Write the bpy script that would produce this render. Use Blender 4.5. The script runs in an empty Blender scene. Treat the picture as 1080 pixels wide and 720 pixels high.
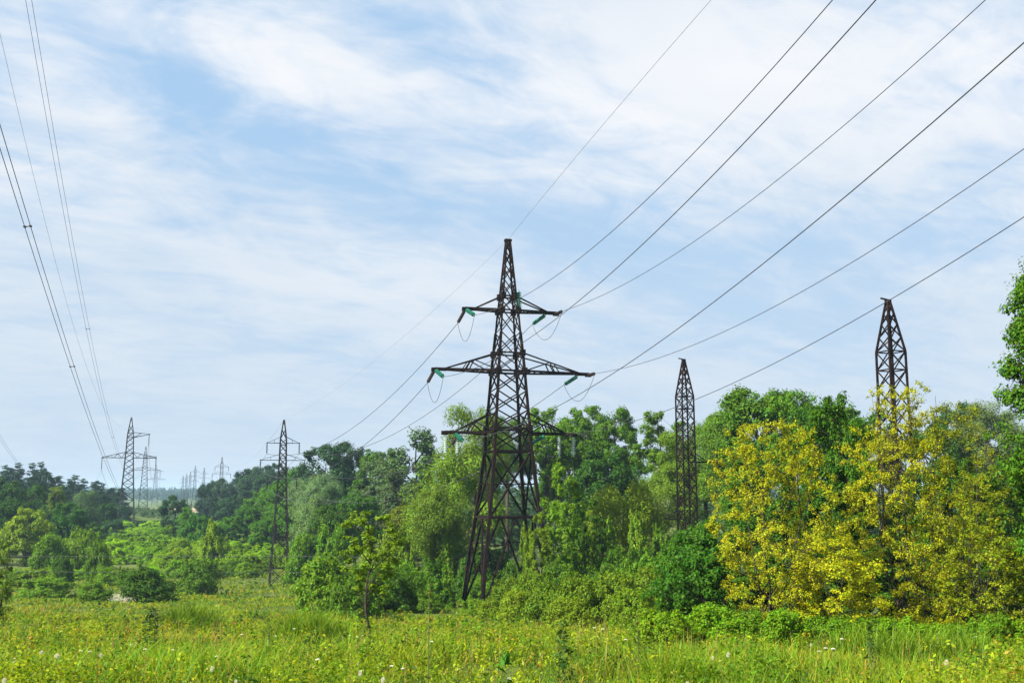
import bpy, math, random
import numpy as np
from mathutils import Vector, Matrix

scene = bpy.context.scene
col = scene.collection
R = math.radians

# ------------------------------------------------------------------ camera
F = 1080.0                       # focal length in photograph pixels (1080 wide)
PITCH = math.atan(160.0 / F)     # horizon sits at row 520 of 720
EYE = 14.0                       # eye height above the valley datum
cam_d = bpy.data.cameras.new("camera")
cam_d.sensor_width = 36.0
cam_d.lens = 36.0 * F / 1080.0
cam_d.clip_start = 0.1
cam_d.clip_end = 20000.0
cam = bpy.data.objects.new("camera", cam_d)
cam.location = (0, 0, EYE)
cam.rotation_euler = (R(90) + PITCH, 0, 0)
col.objects.link(cam)
scene.camera = cam

# ------------------------------------------------------------------ sun, sky, exposure
SUN = Vector((-0.70, -0.42, 0.78)).normalized()
sun_d = bpy.data.lights.new("sun", 'SUN')
sun_d.energy = 5.0
sun_d.angle = R(0.6)
sun_d.color = (1.0, 0.95, 0.86)
sun_o = bpy.data.objects.new("sun", sun_d)
sun_o.rotation_euler = SUN.to_track_quat('Z', 'Y').to_euler()
sun_o.location = (-40, -40, 80)
col.objects.link(sun_o)

SKY_STRENGTH = 0.05
scene.view_settings.view_transform = 'Standard'
scene.view_settings.look = 'None'
scene.view_settings.gamma = 1.0
scene.view_settings.use_curve_mapping = False
scene.view_settings.exposure = 1.38
scene.cycles.max_bounces = 6
scene.cycles.diffuse_bounces = 3
scene.cycles.transmission_bounces = 4
scene.cycles.volume_bounces = 1
scene.cycles.use_denoising = True

world = bpy.data.worlds.new("World")
scene.world = world
world.use_nodes = True
wt = world.node_tree
wt.nodes.clear()


def build_sky():
    N, L = wt.nodes.new, wt.links.new

    def val(x, sock):
        if isinstance(x, (int, float)):
            sock.default_value = x
        else:
            L(x, sock)

    def m(op, a, b=0.0, c=None, clamp=False):
        n = N('ShaderNodeMath'); n.operation = op; n.use_clamp = clamp
        val(a, n.inputs[0]); val(b, n.inputs[1])
        if c is not None:
            val(c, n.inputs[2])
        return n.outputs[0]

    out = N('ShaderNodeOutputWorld'); bg = N('ShaderNodeBackground')
    bg.inputs['Strength'].default_value = SKY_STRENGTH
    L(bg.outputs[0], out.inputs[0])
    sky = N('ShaderNodeTexSky'); sky.sky_type = 'NISHITA'; sky.sun_disc = False
    sky.sun_elevation = math.asin(SUN.z)
    sky.sun_rotation = math.atan2(SUN.x, SUN.y)
    sky.altitude = 100; sky.air_density = 1.0; sky.dust_density = 1.2; sky.ozone_density = 1.5
    tc = N('ShaderNodeTexCoord')
    sep = N('ShaderNodeSeparateXYZ'); L(tc.outputs['Generated'], sep.inputs[0])
    x, y, z = sep.outputs
    az = m('ARCTAN2', x, y)                       # radians, + right
    el = m('ARCSINE', z)
    zz = m('ADD', m('MAXIMUM', z, 0.0), 0.22)
    qx, qy = m('DIVIDE', x, zz), m('DIVIDE', y, zz)
    # rotate the cloud plane so the streaks run down to the right
    ca, sa = math.cos(R(28)), math.sin(R(28))
    ux = m('ADD', m('MULTIPLY', qx, ca), m('MULTIPLY', qy, sa))
    uy = m('SUBTRACT', m('MULTIPLY', qy, ca), m('MULTIPLY', qx, sa))

    def noise(sx, sy, scale, detail, rough, dist, off):
        c = N('ShaderNodeCombineXYZ')
        val(m('MULTIPLY', ux, sx), c.inputs[0]); val(m('MULTIPLY', uy, sy), c.inputs[1]); c.inputs[2].default_value = off
        n = N('ShaderNodeTexNoise'); n.inputs['Scale'].default_value = scale
        n.inputs['Detail'].default_value = detail; n.inputs['Roughness'].default_value = rough
        n.inputs['Distortion'].default_value = dist
        L(c.outputs[0], n.inputs['Vector'])
        return n.outputs['Fac']

    big = noise(0.7, 1.0, 1.6, 4.0, 0.5, 0.8, 3.1)
    mid = noise(0.75, 1.1, 4.2, 7.0, 0.6, 0.8, 7.7)
    fine = noise(0.7, 1.3, 11.0, 7.0, 0.62, 0.6, 1.3)
    cov = m('ADD', m('MULTIPLY', m('SUBTRACT', big, 0.5), 1.1),
            m('ADD', m('MULTIPLY', m('SUBTRACT', mid, 0.5), 1.35), m('MULTIPLY', m('SUBTRACT', fine, 0.5), 0.85)))
    cov = m('ADD', cov, 0.56)

    # where the cloud sheets and the blue gaps lie, as bearings on the dome (azimuth, elevation in degrees)
    def lump(a0, e0, wa, we, tilt, amp):
        da = m('SUBTRACT', az, R(a0)); de = m('SUBTRACT', el, R(e0))
        t = R(tilt); c, s = math.cos(t), math.sin(t)
        u = m('DIVIDE', m('ADD', m('MULTIPLY', da, c), m('MULTIPLY', de, s)), R(wa))
        v = m('DIVIDE', m('SUBTRACT', m('MULTIPLY', de, c), m('MULTIPLY', da, s)), R(we))
        g = m('POWER', 2.718, m('MULTIPLY', m('ADD', m('MULTIPLY', u, u), m('MULTIPLY', v, v)), -1.0))
        return m('MULTIPLY', g, amp)
    for a in SKY_LUMPS:
        cov = m('ADD', cov, lump(*a))
    ramp = N('ShaderNodeMapRange'); ramp.interpolation_type = 'SMOOTHSTEP'
    ramp.inputs['From Min'].default_value = 0.05; ramp.inputs['From Max'].default_value = 1.0
    ramp.inputs['To Min'].default_value = 0.10; ramp.inputs['To Max'].default_value = 0.93
    L(cov, ramp.inputs['Value'])
    # a thin veil thickens towards the horizon
    veil = N('ShaderNodeMapRange')
    veil.inputs['From Min'].default_value = 0.0; veil.inputs['From Max'].default_value = R(21)
    veil.inputs['To Min'].default_value = 0.85; veil.inputs['To Max'].default_value = 0.0
    L(el, veil.inputs['Value'])
    blue = N('ShaderNodeMix'); blue.data_type = 'RGBA'
    blue.inputs['Factor'].default_value = 0.80
    L(sky.outputs[0], blue.inputs['A']); blue.inputs['B'].default_value = (*[c / SKY_STRENGTH for c in SKY_BLUE], 1)
    v = N('ShaderNodeMix'); v.data_type = 'RGBA'
    L(veil.outputs[0], v.inputs['Factor']); L(blue.outputs['Result'], v.inputs['A'])
    v.inputs['B'].default_value = (*[c / SKY_STRENGTH for c in SKY_VEIL], 1)
    shade = noise(0.6, 1.0, 2.6, 3.0, 0.5, 0.4, 12.5)
    cc = N('ShaderNodeMix'); cc.data_type = 'RGBA'
    sh = N('ShaderNodeMapRange'); sh.inputs['From Min'].default_value = 0.35; sh.inputs['From Max'].default_value = 0.65
    L(shade, sh.inputs['Value'])
    elf = N('ShaderNodeMapRange'); elf.inputs['From Min'].default_value = R(3); elf.inputs['From Max'].default_value = R(20)
    L(el, elf.inputs['Value'])
    L(m('MULTIPLY', m('ADD', m('MULTIPLY', sh.outputs[0], 0.55), 0.45), elf.outputs[0]), cc.inputs['Factor'])
    cc.inputs['A'].default_value = (*[c / SKY_STRENGTH for c in CLOUD_GREY], 1)
    cc.inputs['B'].default_value = (*[c / SKY_STRENGTH for c in CLOUD_WHITE], 1)
    fin = N('ShaderNodeMix'); fin.data_type = 'RGBA'
    L(ramp.outputs[0], fin.inputs['Factor']); L(v.outputs['Result'], fin.inputs['A']); L(cc.outputs['Result'], fin.inputs['B'])
    L(fin.outputs['Result'], bg.inputs['Color'])


SKY_BLUE = (0.146, 0.248, 0.368)
SKY_VEIL = (0.235, 0.275, 0.322)
CLOUD_GREY = (0.252, 0.292, 0.336)
CLOUD_WHITE = (0.372, 0.374, 0.384)
SKY_LUMPS = [   # azimuth, elevation, width along, width across, tilt, amount
    (2, 15.5, 11, 4.0, -18, -0.46),     # blue gap over the tall tower
    (15, 14, 9, 3.0, -12, -0.30),
    (-13, 19, 9, 2.4, -22, -0.22),      # blue streak left of the middle
    (-6, 25.5, 7, 2.0, -20, -0.40),
    (-22, 22, 5, 2.0, -20, -0.20),
    (-26, 26.5, 8, 1.6, -22, 0.26),     # bright streak, upper left
    (-9, 21.5, 12, 3.0, -22, 0.36),     # long bright streak
    (10, 22, 14, 4.5, -10, 0.38),       # broad white sheet, upper right
    (-18, 12.5, 16, 3.5, -6, 0.22),     # pale sheet, left of the tower
    (20, 17, 10, 2.0, 6, 0.25),
    (-14, 8.0, 6, 1.0, -3, -0.25),
]
build_sky()

# ------------------------------------------------------------------ pixel and terrain helpers
COSP, SINP = math.cos(PITCH), math.sin(PITCH)


def ray(px, py):
    dx, dy = (px - 540.0) / F, (360.0 - py) / F
    fw = COSP - dy * SINP
    return dx / fw, (SINP + dy * COSP) / fw


def at(px, py, D):
    a, b = ray(px, py)
    return Vector((a * D, D, EYE + b * D))


PD = np.array([-200, -40, 0, 10, 25, 40, 60, 80, 90, 120, 150, 300, 700, 3400], float)
PZ = np.array([0.5, -1.2, -1.7, -2.4, -3.85, -5.65, -7.6, -9.1, -9.75, -11.8, -13.3, -13.7, -13.5, -13.0])


def terr(X, D):
    X = np.asarray(X, float); D = np.asarray(D, float)
    z = (np.interp(D - 4, PD, PZ) + np.interp(D, PD, PZ) + np.interp(D + 4, PD, PZ)) / 3
    z = z + 13.0 * np.exp(-((X + 235) / 85) ** 2 - ((D - 400) / 130) ** 2)       # wooded hill on the left
    z = z + 7.0 * np.exp(-((X + 40) / 48) ** 2 - ((D - 350) / 110) ** 2)         # wooded hill in the middle
    z = z + 4.2 * np.exp(-((X + 195) / 110) ** 2 - ((D - 640) / 60) ** 2)        # sandy bank
    z = z + 14.0 * np.exp(-((D - 2300) / 380) ** 2) * (0.85 + 0.15 * np.sin(X / 260 + 1))
    z = z + 0.16 * np.sin(X * 0.33 + 1.3) * np.cos(D * 0.27) * np.clip(D / 20, 0, 1)
    return EYE + z


def hit(px, py, up=0.0):
    """Depth and point where the line of sight through a pixel meets the ground (raised by up)."""
    a, b = ray(px, py)
    d = np.linspace(3, 900, 12000)
    below = (EYE + b * d) < (terr(a * d, d) + up)
    i = int(np.argmax(below))
    return a * d[i], d[i]


# ------------------------------------------------------------------ object helpers
def tag(o, label=None, cat=None, group=None, kind=None):
    if label: o['label'] = label
    if cat: o['category'] = cat
    if group: o['group'] = group
    if kind: o['kind'] = kind
    return o


def empty(name, loc, rz=0.0):
    o = bpy.data.objects.new(name, None)
    o.empty_display_size = 0.3
    o.location = loc; o.rotation_euler = (0, 0, rz)
    col.objects.link(o)
    return o


def link(name, me, parent=None):
    o = bpy.data.objects.new(name, me)
    col.objects.link(o)
    if parent is not None:
        o.parent = parent
    return o


def npmesh(name, verts, loops, totals, mat, smooth=False, tint=None):
    me = bpy.data.meshes.new(name)
    verts = np.ascontiguousarray(verts, dtype=np.float32)
    loops = np.ascontiguousarray(loops, dtype=np.int32).ravel()
    totals = np.ascontiguousarray(totals, dtype=np.int32)
    me.vertices.add(len(verts)); me.vertices.foreach_set('co', verts.ravel())
    me.loops.add(len(loops)); me.loops.foreach_set('vertex_index', loops)
    me.polygons.add(len(totals))
    starts = np.zeros(len(totals), np.int32); starts[1:] = np.cumsum(totals)[:-1]
    me.polygons.foreach_set('loop_start', starts)
    if smooth:
        me.polygons.foreach_set('use_smooth', np.ones(len(totals), bool))
    me.update(calc_edges=True)
    if tint is not None:
        a = me.color_attributes.new('tint', 'FLOAT_COLOR', 'POINT')
        t = np.ones((len(verts), 4), np.float32); t[:, :3] = tint
        a.data.foreach_set('color', t.ravel())
    me.materials.append(mat)
    return me


class MB:
    """Collects bars, tubes and discs into one mesh."""
    def __init__(self):
        self.v, self.f = [], []

    def ring_sweep(self, pts, radii, n=4, caps=True):
        pts = [Vector(p) for p in pts]
        base = len(self.v)
        prev = None
        for i, p in enumerate(pts):
            d = (pts[min(i + 1, len(pts) - 1)] - pts[max(i - 1, 0)])
            d = d.normalized() if d.length > 1e-9 else Vector((0, 0, 1))
            ref = prev if prev is not None else (Vector((0, 0, 1)) if abs(d.z) < 0.9 else Vector((1, 0, 0)))
            u = (ref - d * ref.dot(d))
            u = u.normalized() if u.length > 1e-6 else d.orthogonal().normalized()
            w = d.cross(u)
            prev = u
            r = radii[i] if hasattr(radii, '__len__') else radii
            for k in range(n):
                a = 2 * math.pi * (k + 0.5) / n
                self.v.append(p + u * (r * math.cos(a)) + w * (r * math.sin(a)))
        for i in range(len(pts) - 1):
            for k in range(n):
                a, b = base + i * n + k, base + i * n + (k + 1) % n
                self.f.append((a, b, b + n, a + n))
        if caps:
            self.f.append(tuple(base + k for k in range(n))[::-1])
            e = base + (len(pts) - 1) * n
            self.f.append(tuple(e + k for k in range(n)))
        return self

    def bar(self, a, b, w):
        a, b = Vector(a), Vector(b)
        return self.ring_sweep([a, b], w * 0.7071, 4)

    def lathe(self, a, axis, prof, n=10):
        a = Vector(a); axis = Vector(axis).normalized()
        return self.ring_sweep([a + axis * t for t, r in prof], [r for t, r in prof], n)

    def box(self, c, s):
        c = Vector(c); b = len(self.v)
        for dz in (-1, 1):
            for dy in (-1, 1):
                for dx in (-1, 1):
                    self.v.append(c + Vector((dx * s[0] / 2, dy * s[1] / 2, dz * s[2] / 2)))
        for q in ((0, 2, 3, 1), (4, 5, 7, 6), (0, 1, 5, 4), (2, 6, 7, 3), (0, 4, 6, 2), (1, 3, 7, 5)):
            self.f.append(tuple(b + i for i in q))
        return self

    def mesh(self, name, mat, smooth=False):
        me = bpy.data.meshes.new(name)
        me.from_pydata([tuple(v) for v in self.v], [], self.f)
        if smooth:
            me.polygons.foreach_set('use_smooth', [True] * len(me.polygons))
        me.update(); me.materials.append(mat)
        return me

    def build(self, name, mat, parent=None, smooth=False):
        return link(name, self.mesh(name, mat, smooth), parent)


def vnoise(x, y, scale, seed):
    """Smooth value noise in 0..1 at points (x, y)."""
    rs = np.random.RandomState(seed)
    g = rs.rand(256, 256)
    u, v = np.asarray(x) / scale + 1000.0, np.asarray(y) / scale + 1000.0
    i, j = np.floor(u).astype(int), np.floor(v).astype(int)
    fu, fv = u - i, v - j
    fu, fv = fu * fu * (3 - 2 * fu), fv * fv * (3 - 2 * fv)
    a = g[i % 256, j % 256]; b = g[(i + 1) % 256, j % 256]
    c = g[i % 256, (j + 1) % 256]; d = g[(i + 1) % 256, (j + 1) % 256]
    return (a * (1 - fu) + b * fu) * (1 - fv) + (c * (1 - fu) + d * fu) * fv


# ------------------------------------------------------------------ materials
def new_mat(name):
    m = bpy.data.materials.new(name); m.use_nodes = True
    nt = m.node_tree
    return m, nt, nt.nodes['Principled BSDF'], nt.nodes['Material Output']


def leaf_material(name, transl=0.42, attr=False, rough=0.5, spread=0.35, hue=0.03, shift=0.0):
    m, nt, bs, out = new_mat(name)
    N, L = nt.nodes.new, nt.links.new
    geo = N('ShaderNodeNewGeometry')
    if attr:
        a = N('ShaderNodeAttribute'); a.attribute_name = 'tint'; base = a.outputs['Color']
    else:
        oi = N('ShaderNodeObjectInfo'); base = oi.outputs['Color']
    hs = N('ShaderNodeHueSaturation')
    L(base, hs.inputs['Color'])
    mr = N('ShaderNodeMapRange'); mr.inputs['To Min'].default_value = 1 - spread; mr.inputs['To Max'].default_value = 1 + spread
    L(geo.outputs['Random Per Island'], mr.inputs['Value']); L(mr.outputs[0], hs.inputs['Value'])
    wn = N('ShaderNodeTexWhiteNoise'); wn.noise_dimensions = '1D'
    L(geo.outputs['Random Per Island'], wn.inputs['W'])
    mh = N('ShaderNodeMapRange'); mh.inputs['To Min'].default_value = 0.5 - hue + shift; mh.inputs['To Max'].default_value = 0.5 + hue + shift
    L(wn.outputs['Value'], mh.inputs['Value']); L(mh.outputs[0], hs.inputs['Hue'])
    L(hs.outputs[0], bs.inputs['Base Color'])
    bs.inputs['Roughness'].default_value = rough
    bs.inputs['Specular IOR Level'].default_value = 0.10
    tr = N('ShaderNodeBsdfTranslucent')
    warm = N('ShaderNodeMix'); warm.data_type = 'RGBA'; warm.blend_type = 'MULTIPLY'; warm.inputs['Factor'].default_value = 1
    L(hs.outputs[0], warm.inputs['A']); warm.inputs['B'].default_value = (1.35, 1.25, 0.6, 1)
    L(warm.outputs['Result'], tr.inputs['Color'])
    mx = N('ShaderNodeMixShader'); mx.inputs[0].default_value = transl
    L(bs.outputs[0], mx.inputs[1]); L(tr.outputs[0], mx.inputs[2]); L(mx.outputs[0], out.inputs['Surface'])
    return m


def noisy(name, c1, c2, scale, rough=0.8, metal=0.0, detail=5, bump=0.0, spec=0.3):
    m, nt, bs, out = new_mat(name)
    N, L = nt.nodes.new, nt.links.new
    tc = N('ShaderNodeTexCoord')
    n = N('ShaderNodeTexNoise'); n.inputs['Scale'].default_value = scale; n.inputs['Detail'].default_value = detail
    L(tc.outputs['Object'], n.inputs['Vector'])
    r = N('ShaderNodeValToRGB')
    r.color_ramp.elements[0].position = 0.35; r.color_ramp.elements[0].color = (*c1, 1)
    r.color_ramp.elements[1].position = 0.65; r.color_ramp.elements[1].color = (*c2, 1)
    L(n.outputs['Fac'], r.inputs[0]); L(r.outputs[0], bs.inputs['Base Color'])
    bs.inputs['Roughness'].default_value = rough; bs.inputs['Metallic'].default_value = metal
    bs.inputs['Specular IOR Level'].default_value = spec
    if bump:
        b = N('ShaderNodeBump'); b.inputs['Strength'].default_value = bump
        L(n.outputs['Fac'], b.inputs['Height']); L(b.outputs[0], bs.inputs['Normal'])
    return m


M_LEAF = leaf_material('leaf', 0.33)
M_YLEAF = leaf_material('yellowing_leaf', 0.38, spread=0.5, hue=0.045, shift=0.020)
M_GRASS = leaf_material('grass_blade', 0.40, True, 0.45, 0.30, 0.02)
M_BARK = noisy('bark', (0.022, 0.016, 0.011), (0.055, 0.042, 0.030), 6.0, 0.9, bump=0.4)
M_BARKP = noisy('pale_bark', (0.14, 0.12, 0.09), (0.26, 0.24, 0.2), 4.0, 0.9)
M_RUST = noisy('rusty_steel', (0.003, 0.0026, 0.0026), (0.018, 0.0075, 0.0055), 1.7, 0.8, 0.0, spec=0.12)
M_STEEL = noisy('weathered_steel', (0.028, 0.03, 0.032), (0.055, 0.055, 0.055), 1.2, 0.7, 0.0, spec=0.15)
M_STEELD = noisy('dark_weathered_steel', (0.012, 0.012, 0.012), (0.03, 0.025, 0.022), 1.4, 0.75, 0.0, spec=0.15)
M_WIRE = noisy('conductor_aluminium', (0.028, 0.03, 0.034), (0.055, 0.057, 0.06), 3.0, 0.6, 0.0)
M_EARTH = noisy('earth_wire_steel', (0.25, 0.26, 0.28), (0.36, 0.37, 0.39), 3.0, 0.6, 0.0)
M_SHADED_INS = noisy('shaded_insulator_brown', (0.018, 0.012, 0.01), (0.035, 0.02, 0.015), 5.0, 0.25, 0.0, spec=0.5)  # dark look of strings against the light, put into their colour
M_CONC = noisy('concrete', (0.09, 0.085, 0.075), (0.17, 0.16, 0.14), 4.0, 0.9)
M_SAND = noisy('sand', (0.22, 0.16, 0.095), (0.36, 0.28, 0.18), 0.12, 0.95)


def glass_green():
    m, nt, bs, out = new_mat('green_glass')
    bs.inputs['Base Color'].default_value = (0.035, 0.27, 0.17, 1)
    bs.inputs['Roughness'].default_value = 0.12
    bs.inputs['Transmission Weight'].default_value = 0.25
    bs.inputs['Specular IOR Level'].default_value = 0.7
    return m


M_GLASS = glass_green()
M_GLASSW = noisy('pale_glass', (0.5, 0.6, 0.54), (0.62, 0.70, 0.66), 4.0, 0.2, 0.0, spec=0.6)


def ground_material():
    m, nt, bs, out = new_mat('meadow_ground')
    N, L = nt.nodes.new, nt.links.new
    tc = N('ShaderNodeTexCoord')
    n1 = N('ShaderNodeTexNoise'); n1.inputs['Scale'].default_value = 0.35; n1.inputs['Detail'].default_value = 8
    n2 = N('ShaderNodeTexNoise'); n2.inputs['Scale'].default_value = 0.02; n2.inputs['Detail'].default_value = 5
    L(tc.outputs['Object'], n1.inputs['Vector']); L(tc.outputs['Object'], n2.inputs['Vector'])
    r1 = N('ShaderNodeValToRGB')
    r1.color_ramp.elements[0].position = 0.3; r1.color_ramp.elements[0].color = (0.035, 0.05, 0.012, 1)
    r1.color_ramp.elements[1].position = 0.7; r1.color_ramp.elements[1].color = (0.085, 0.12, 0.022, 1)
    r2 = N('ShaderNodeValToRGB')
    r2.color_ramp.elements[0].position = 0.35; r2.color_ramp.elements[0].color = (0.05, 0.08, 0.02, 1)
    r2.color_ramp.elements[1].position = 0.7; r2.color_ramp.elements[1].color = (0.11, 0.13, 0.03, 1)
    L(n1.outputs['Fac'], r1.inputs[0]); L(n2.outputs['Fac'], r2.inputs[0])
    mx = N('ShaderNodeMix'); mx.data_type = 'RGBA'; mx.inputs['Factor'].default_value = 0.5
    L(r1.outputs[0], mx.inputs['A']); L(r2.outputs[0], mx.inputs['B'])
    L(mx.outputs['Result'], bs.inputs['Base Color'])
    bs.inputs['Roughness'].default_value = 1.0; bs.inputs['Specular IOR Level'].default_value = 0.1
    b = N('ShaderNodeBump'); b.inputs['Strength'].default_value = 0.6
    L(n1.outputs['Fac'], b.inputs['Height']); L(b.outputs[0], bs.inputs['Normal'])
    return m


# ------------------------------------------------------------------ terrain
def grid_sheet(name, us, ds, Xf, zoff, mat):
    U, D = np.meshgrid(us, ds)
    X = Xf(U, D)
    Z = terr(X, D) + zoff
    v = np.stack([X.ravel(), D.ravel(), Z.ravel()], 1)
    nu, nd = len(us), len(ds)
    i = (np.arange(nd - 1)[:, None] * nu + np.arange(nu - 1)[None, :]).ravel()
    q = np.stack([i, i + 1, i + nu + 1, i + nu], 1)
    return link(name, npmesh(name, v, q, np.full(len(q), 4), mat, smooth=True))


ds = np.concatenate([np.arange(-190, 0, 10), np.arange(0, 100, 1.5), np.arange(100, 420, 5), np.arange(420, 1000, 15), np.arange(1000, 3301, 75)])
us = np.sign(np.linspace(-1, 1, 141)) * np.abs(np.linspace(-1, 1, 141)) ** 1.4
g = grid_sheet('ground', us, ds, lambda U, D: U * (np.maximum(D, 0) * 0.95 + 200), 0.0, ground_material())
tag(g, kind='structure')

# a bare sandy bank far down the valley (an irregular sheet that follows the slope)
def sand_sheet(name, x0, x1, d0, d1, seed):
    us2, ds2 = np.linspace(0, 1, 60), np.linspace(0, 1, 24)
    def Xf(U, D):
        return U
    U, V = np.meshgrid(us2, ds2)
    X = x0 + (x1 - x0) * U
    e = vnoise(X, X * 0, 9, seed) * 0.5 + vnoise(X, X * 0, 3.5, seed + 1) * 0.3
    taper = np.clip(np.minimum(U, 1 - U) * 6, 0.05, 1)
    mid = (d0 + d1) / 2
    D = mid + (V - 0.5) * (d1 - d0) * taper * (0.5 + e)
    Z = terr(X, D) + 0.35
    v = np.stack([X.ravel(), D.ravel(), Z.ravel()], 1)
    i = (np.arange(23)[:, None] * 60 + np.arange(59)[None, :]).ravel()
    q = np.stack([i, i + 1, i + 61, i + 60], 1)
    o = link(name, npmesh(name, v, q, np.full(len(q), 4), M_SAND, smooth=True))
    return tag(o, kind='structure')


sand_sheet('sandy_bank', -226, -168, 560, 628, 5)
sand_sheet('sandy_bank', -206, -178, 534, 550, 8)

# ------------------------------------------------------------------ haze
hz = MB().box((0, 1560, 19.5), (6900, 3560, 43)).build('haze', bpy.data.materials.new('haze_air'))
hm = hz.data.materials[0]; hm.use_nodes = True
hm.node_tree.nodes.clear()
vo = hm.node_tree.nodes.new('ShaderNodeVolumePrincipled'); ho = hm.node_tree.nodes.new('ShaderNodeOutputMaterial')
vo.inputs['Color'].default_value = (0.52, 0.76, 1.0, 1)
vo.inputs['Density'].default_value = 0.00015
hm.node_tree.links.new(vo.outputs[0], ho.inputs['Volume'])
tag(hz, kind='stuff')


# ------------------------------------------------------------------ lattice towers
def lerp(a, b, t):
    return a + (b - a) * t


def corners(z, w):
    h = w / 2
    return [Vector((-h, -h, z)), Vector((h, -h, z)), Vector((h, h, z)), Vector((-h, h, z))]


def mast(levels, leg, brace, horiz=(), waist=None):
    """levels: (z, width) from the ground up; each gap is one X-braced panel on all four faces."""
    mb = MB()
    for i in range(len(levels) - 1):
        (z0, w0), (z1, w1) = levels[i], levels[i + 1]
        a, b = corners(z0, w0), corners(z1, w1)
        for k in range(4):
            mb.bar(a[k], b[k], leg)
            j = (k + 1) % 4
            mb.bar(a[k], b[j], brace); mb.bar(a[j], b[k], brace)
            if i in horiz:
                mb.bar(a[k], a[j], brace * 1.2)
        if i in horiz:
            mb.bar(a[0], a[2], brace)
    z, w = levels[-1]
    c = corners(z, w)
    for k in range(4):
        mb.bar(c[k], c[(k + 1) % 4], brace)
    return mb


def insulator(a, b, r, n, mat, parent, name='insulator_string'):
    """A string of bell discs from a to b with end fittings."""
    a, b = Vector(a), Vector(b)
    d = b - a; Lg = d.length
    prof = [(0, r * 0.2), (Lg * 0.08, r * 0.2)]
    s = Lg * 0.84 / n
    for i in range(n):
        t = Lg * 0.08 + i * s
        prof += [(t + s * 0.10, r * 0.30), (t + s * 0.42, r), (t + s * 0.58, r * 0.95), (t + s * 0.66, r * 0.3)]
    prof += [(Lg * 0.94, r * 0.2), (Lg, r * 0.2)]
    mb = MB().lathe(a, d, prof, 10)
    return mb.build(name, mat, parent)


def hang(a, b, sag, n=14):
    a, b = Vector(a), Vector(b)
    return [lerp(a, b, t) - Vector((0, 0, 4 * sag * t * (1 - t))) for t in [i / n for i in range(n + 1)]]


# ---- the tall rust brown strain tower in the middle
TD = 90.0
tz = lambda py: (ray(537, py)[1]) * TD + EYE
TB = Vector((at(535.5, 632, TD).x, TD, float(terr(-0.5, TD))))
YAW = R(17)
main = tag(empty('lattice_tower', TB, YAW),
           'tallest rust brown lattice pylon with three pairs of crossarms and green glass insulators', 'pylon')
ca_, sa_ = math.cos(YAW), math.sin(YAW)
to_world = lambda p: Vector((TB.x + p[0] * ca_ - p[1] * sa_, TB.y + p[0] * sa_ + p[1] * ca_, TB.z + p[2]))
to_local_dir = lambda d: Vector((d[0] * ca_ + d[1] * sa_, -d[0] * sa_ + d[1] * ca_, d[2]))
lv = [(632, 94), (588, 82), (545, 68), (510, 58), (476, 49.5), (452, 46), (433, 42.5), (413, 39), (392, 35.5), (373, 31.5), (351, 26.5), (328, 22), (313, 18), (296, 14.3), (280, 10.6), (266, 7.6), (255, 5)]
levels = [(tz(py) - TB.z, w / 12.0 / 1.245) for py, w in lv]
levels[0] = (0.0, levels[0][1])
mb = MB()
for i in range(len(levels) - 1):
    (z0, w0), (z1, w1) = levels[i], levels[i + 1]
    a, b = corners(z0, w0), corners(z1, w1)
    leg = 0.27 if i < 4 else (0.21 if i < 10 else 0.14)
    br = 0.105 if i < 8 else 0.08
    for k in range(4):
        j = (k + 1) % 4
        mb.bar(a[k], b[k], leg)
        if i == 0:
            mid = (b[k] + b[j]) / 2
            top = (corners(*levels[2])[k] + corners(*levels[2])[j]) / 2
            mb.bar(a[k], top, 0.16); mb.bar(a[j], top, 0.16)
            # redundant bracing between leg and the long diagonal
            for t in (0.35, 0.7):
                mb.bar(lerp(a[k], corners(*levels[2])[k], t), lerp(a[k], top, t), 0.09)
                mb.bar(lerp(a[j], corners(*levels[2])[j], t), lerp(a[j], top, t), 0.09)
            mb.bar(lerp(a[k], corners(*levels[2])[k], 0.7), lerp(a[k], top, 0.35), 0.08)
            mb.bar(lerp(a[j], corners(*levels[2])[j], 0.7), lerp(a[j], top, 0.35), 0.08)
        elif i == 1:
            pass
        elif i == 2:
            c = corners(*levels[4])
            mb.bar(a[k], c[j], 0.15); mb.bar(a[j], c[k], 0.15)
            mb.bar(lerp(a[k], c[k], 0.5), lerp(a[k], c[j], 0.5), 0.09)
            mb.bar(lerp(a[j], c[j], 0.5), lerp(a[j], c[k], 0.5), 0.09)
        elif i == 3:
            pass
        else:
            mb.bar(a[k], b[j], br); mb.bar(a[j], b[k], br)
        if i in (2, 4, 5, 8, 9, 11, 12):
            mb.bar(a[k], a[j], 0.17 if i < 9 else 0.13)
    if i in (2, 4):
        mb.bar(a[0], a[2], 0.14); mb.bar(a[1], a[3], 0.14)
        m4 = [(a[k] + a[(k + 1) % 4]) / 2 for k in range(4)]
        for k in range(4):
            mb.bar(m4[k], m4[(k + 1) % 4], 0.14)
        mb.bar(m4[0], m4[2], 0.14); mb.bar(m4[1], m4[3], 0.14)
    if i in (5, 8, 9, 11, 12):       # gusset plates where the arms meet the legs
        for k in range(4):
            mb.box(a[k], (0.42, 0.42, 0.55))
mb.build('mast', M_RUST, main)
for c in corners(*levels[0]):
    MB().box(c + Vector((0, 0, -0.5)), (0.7, 0.7, 0.9)).build('footing', M_CONC, main)
ztop = levels[-1][0]
MB().box((0, 0, ztop + 0.12), (0.62, 0.45, 0.22)).build('peak_cap', M_RUST, main)


def width_at(z):
    zs = [l[0] for l in levels]; ws = [l[1] for l in levels]
    return float(np.interp(z, zs, ws))


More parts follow.
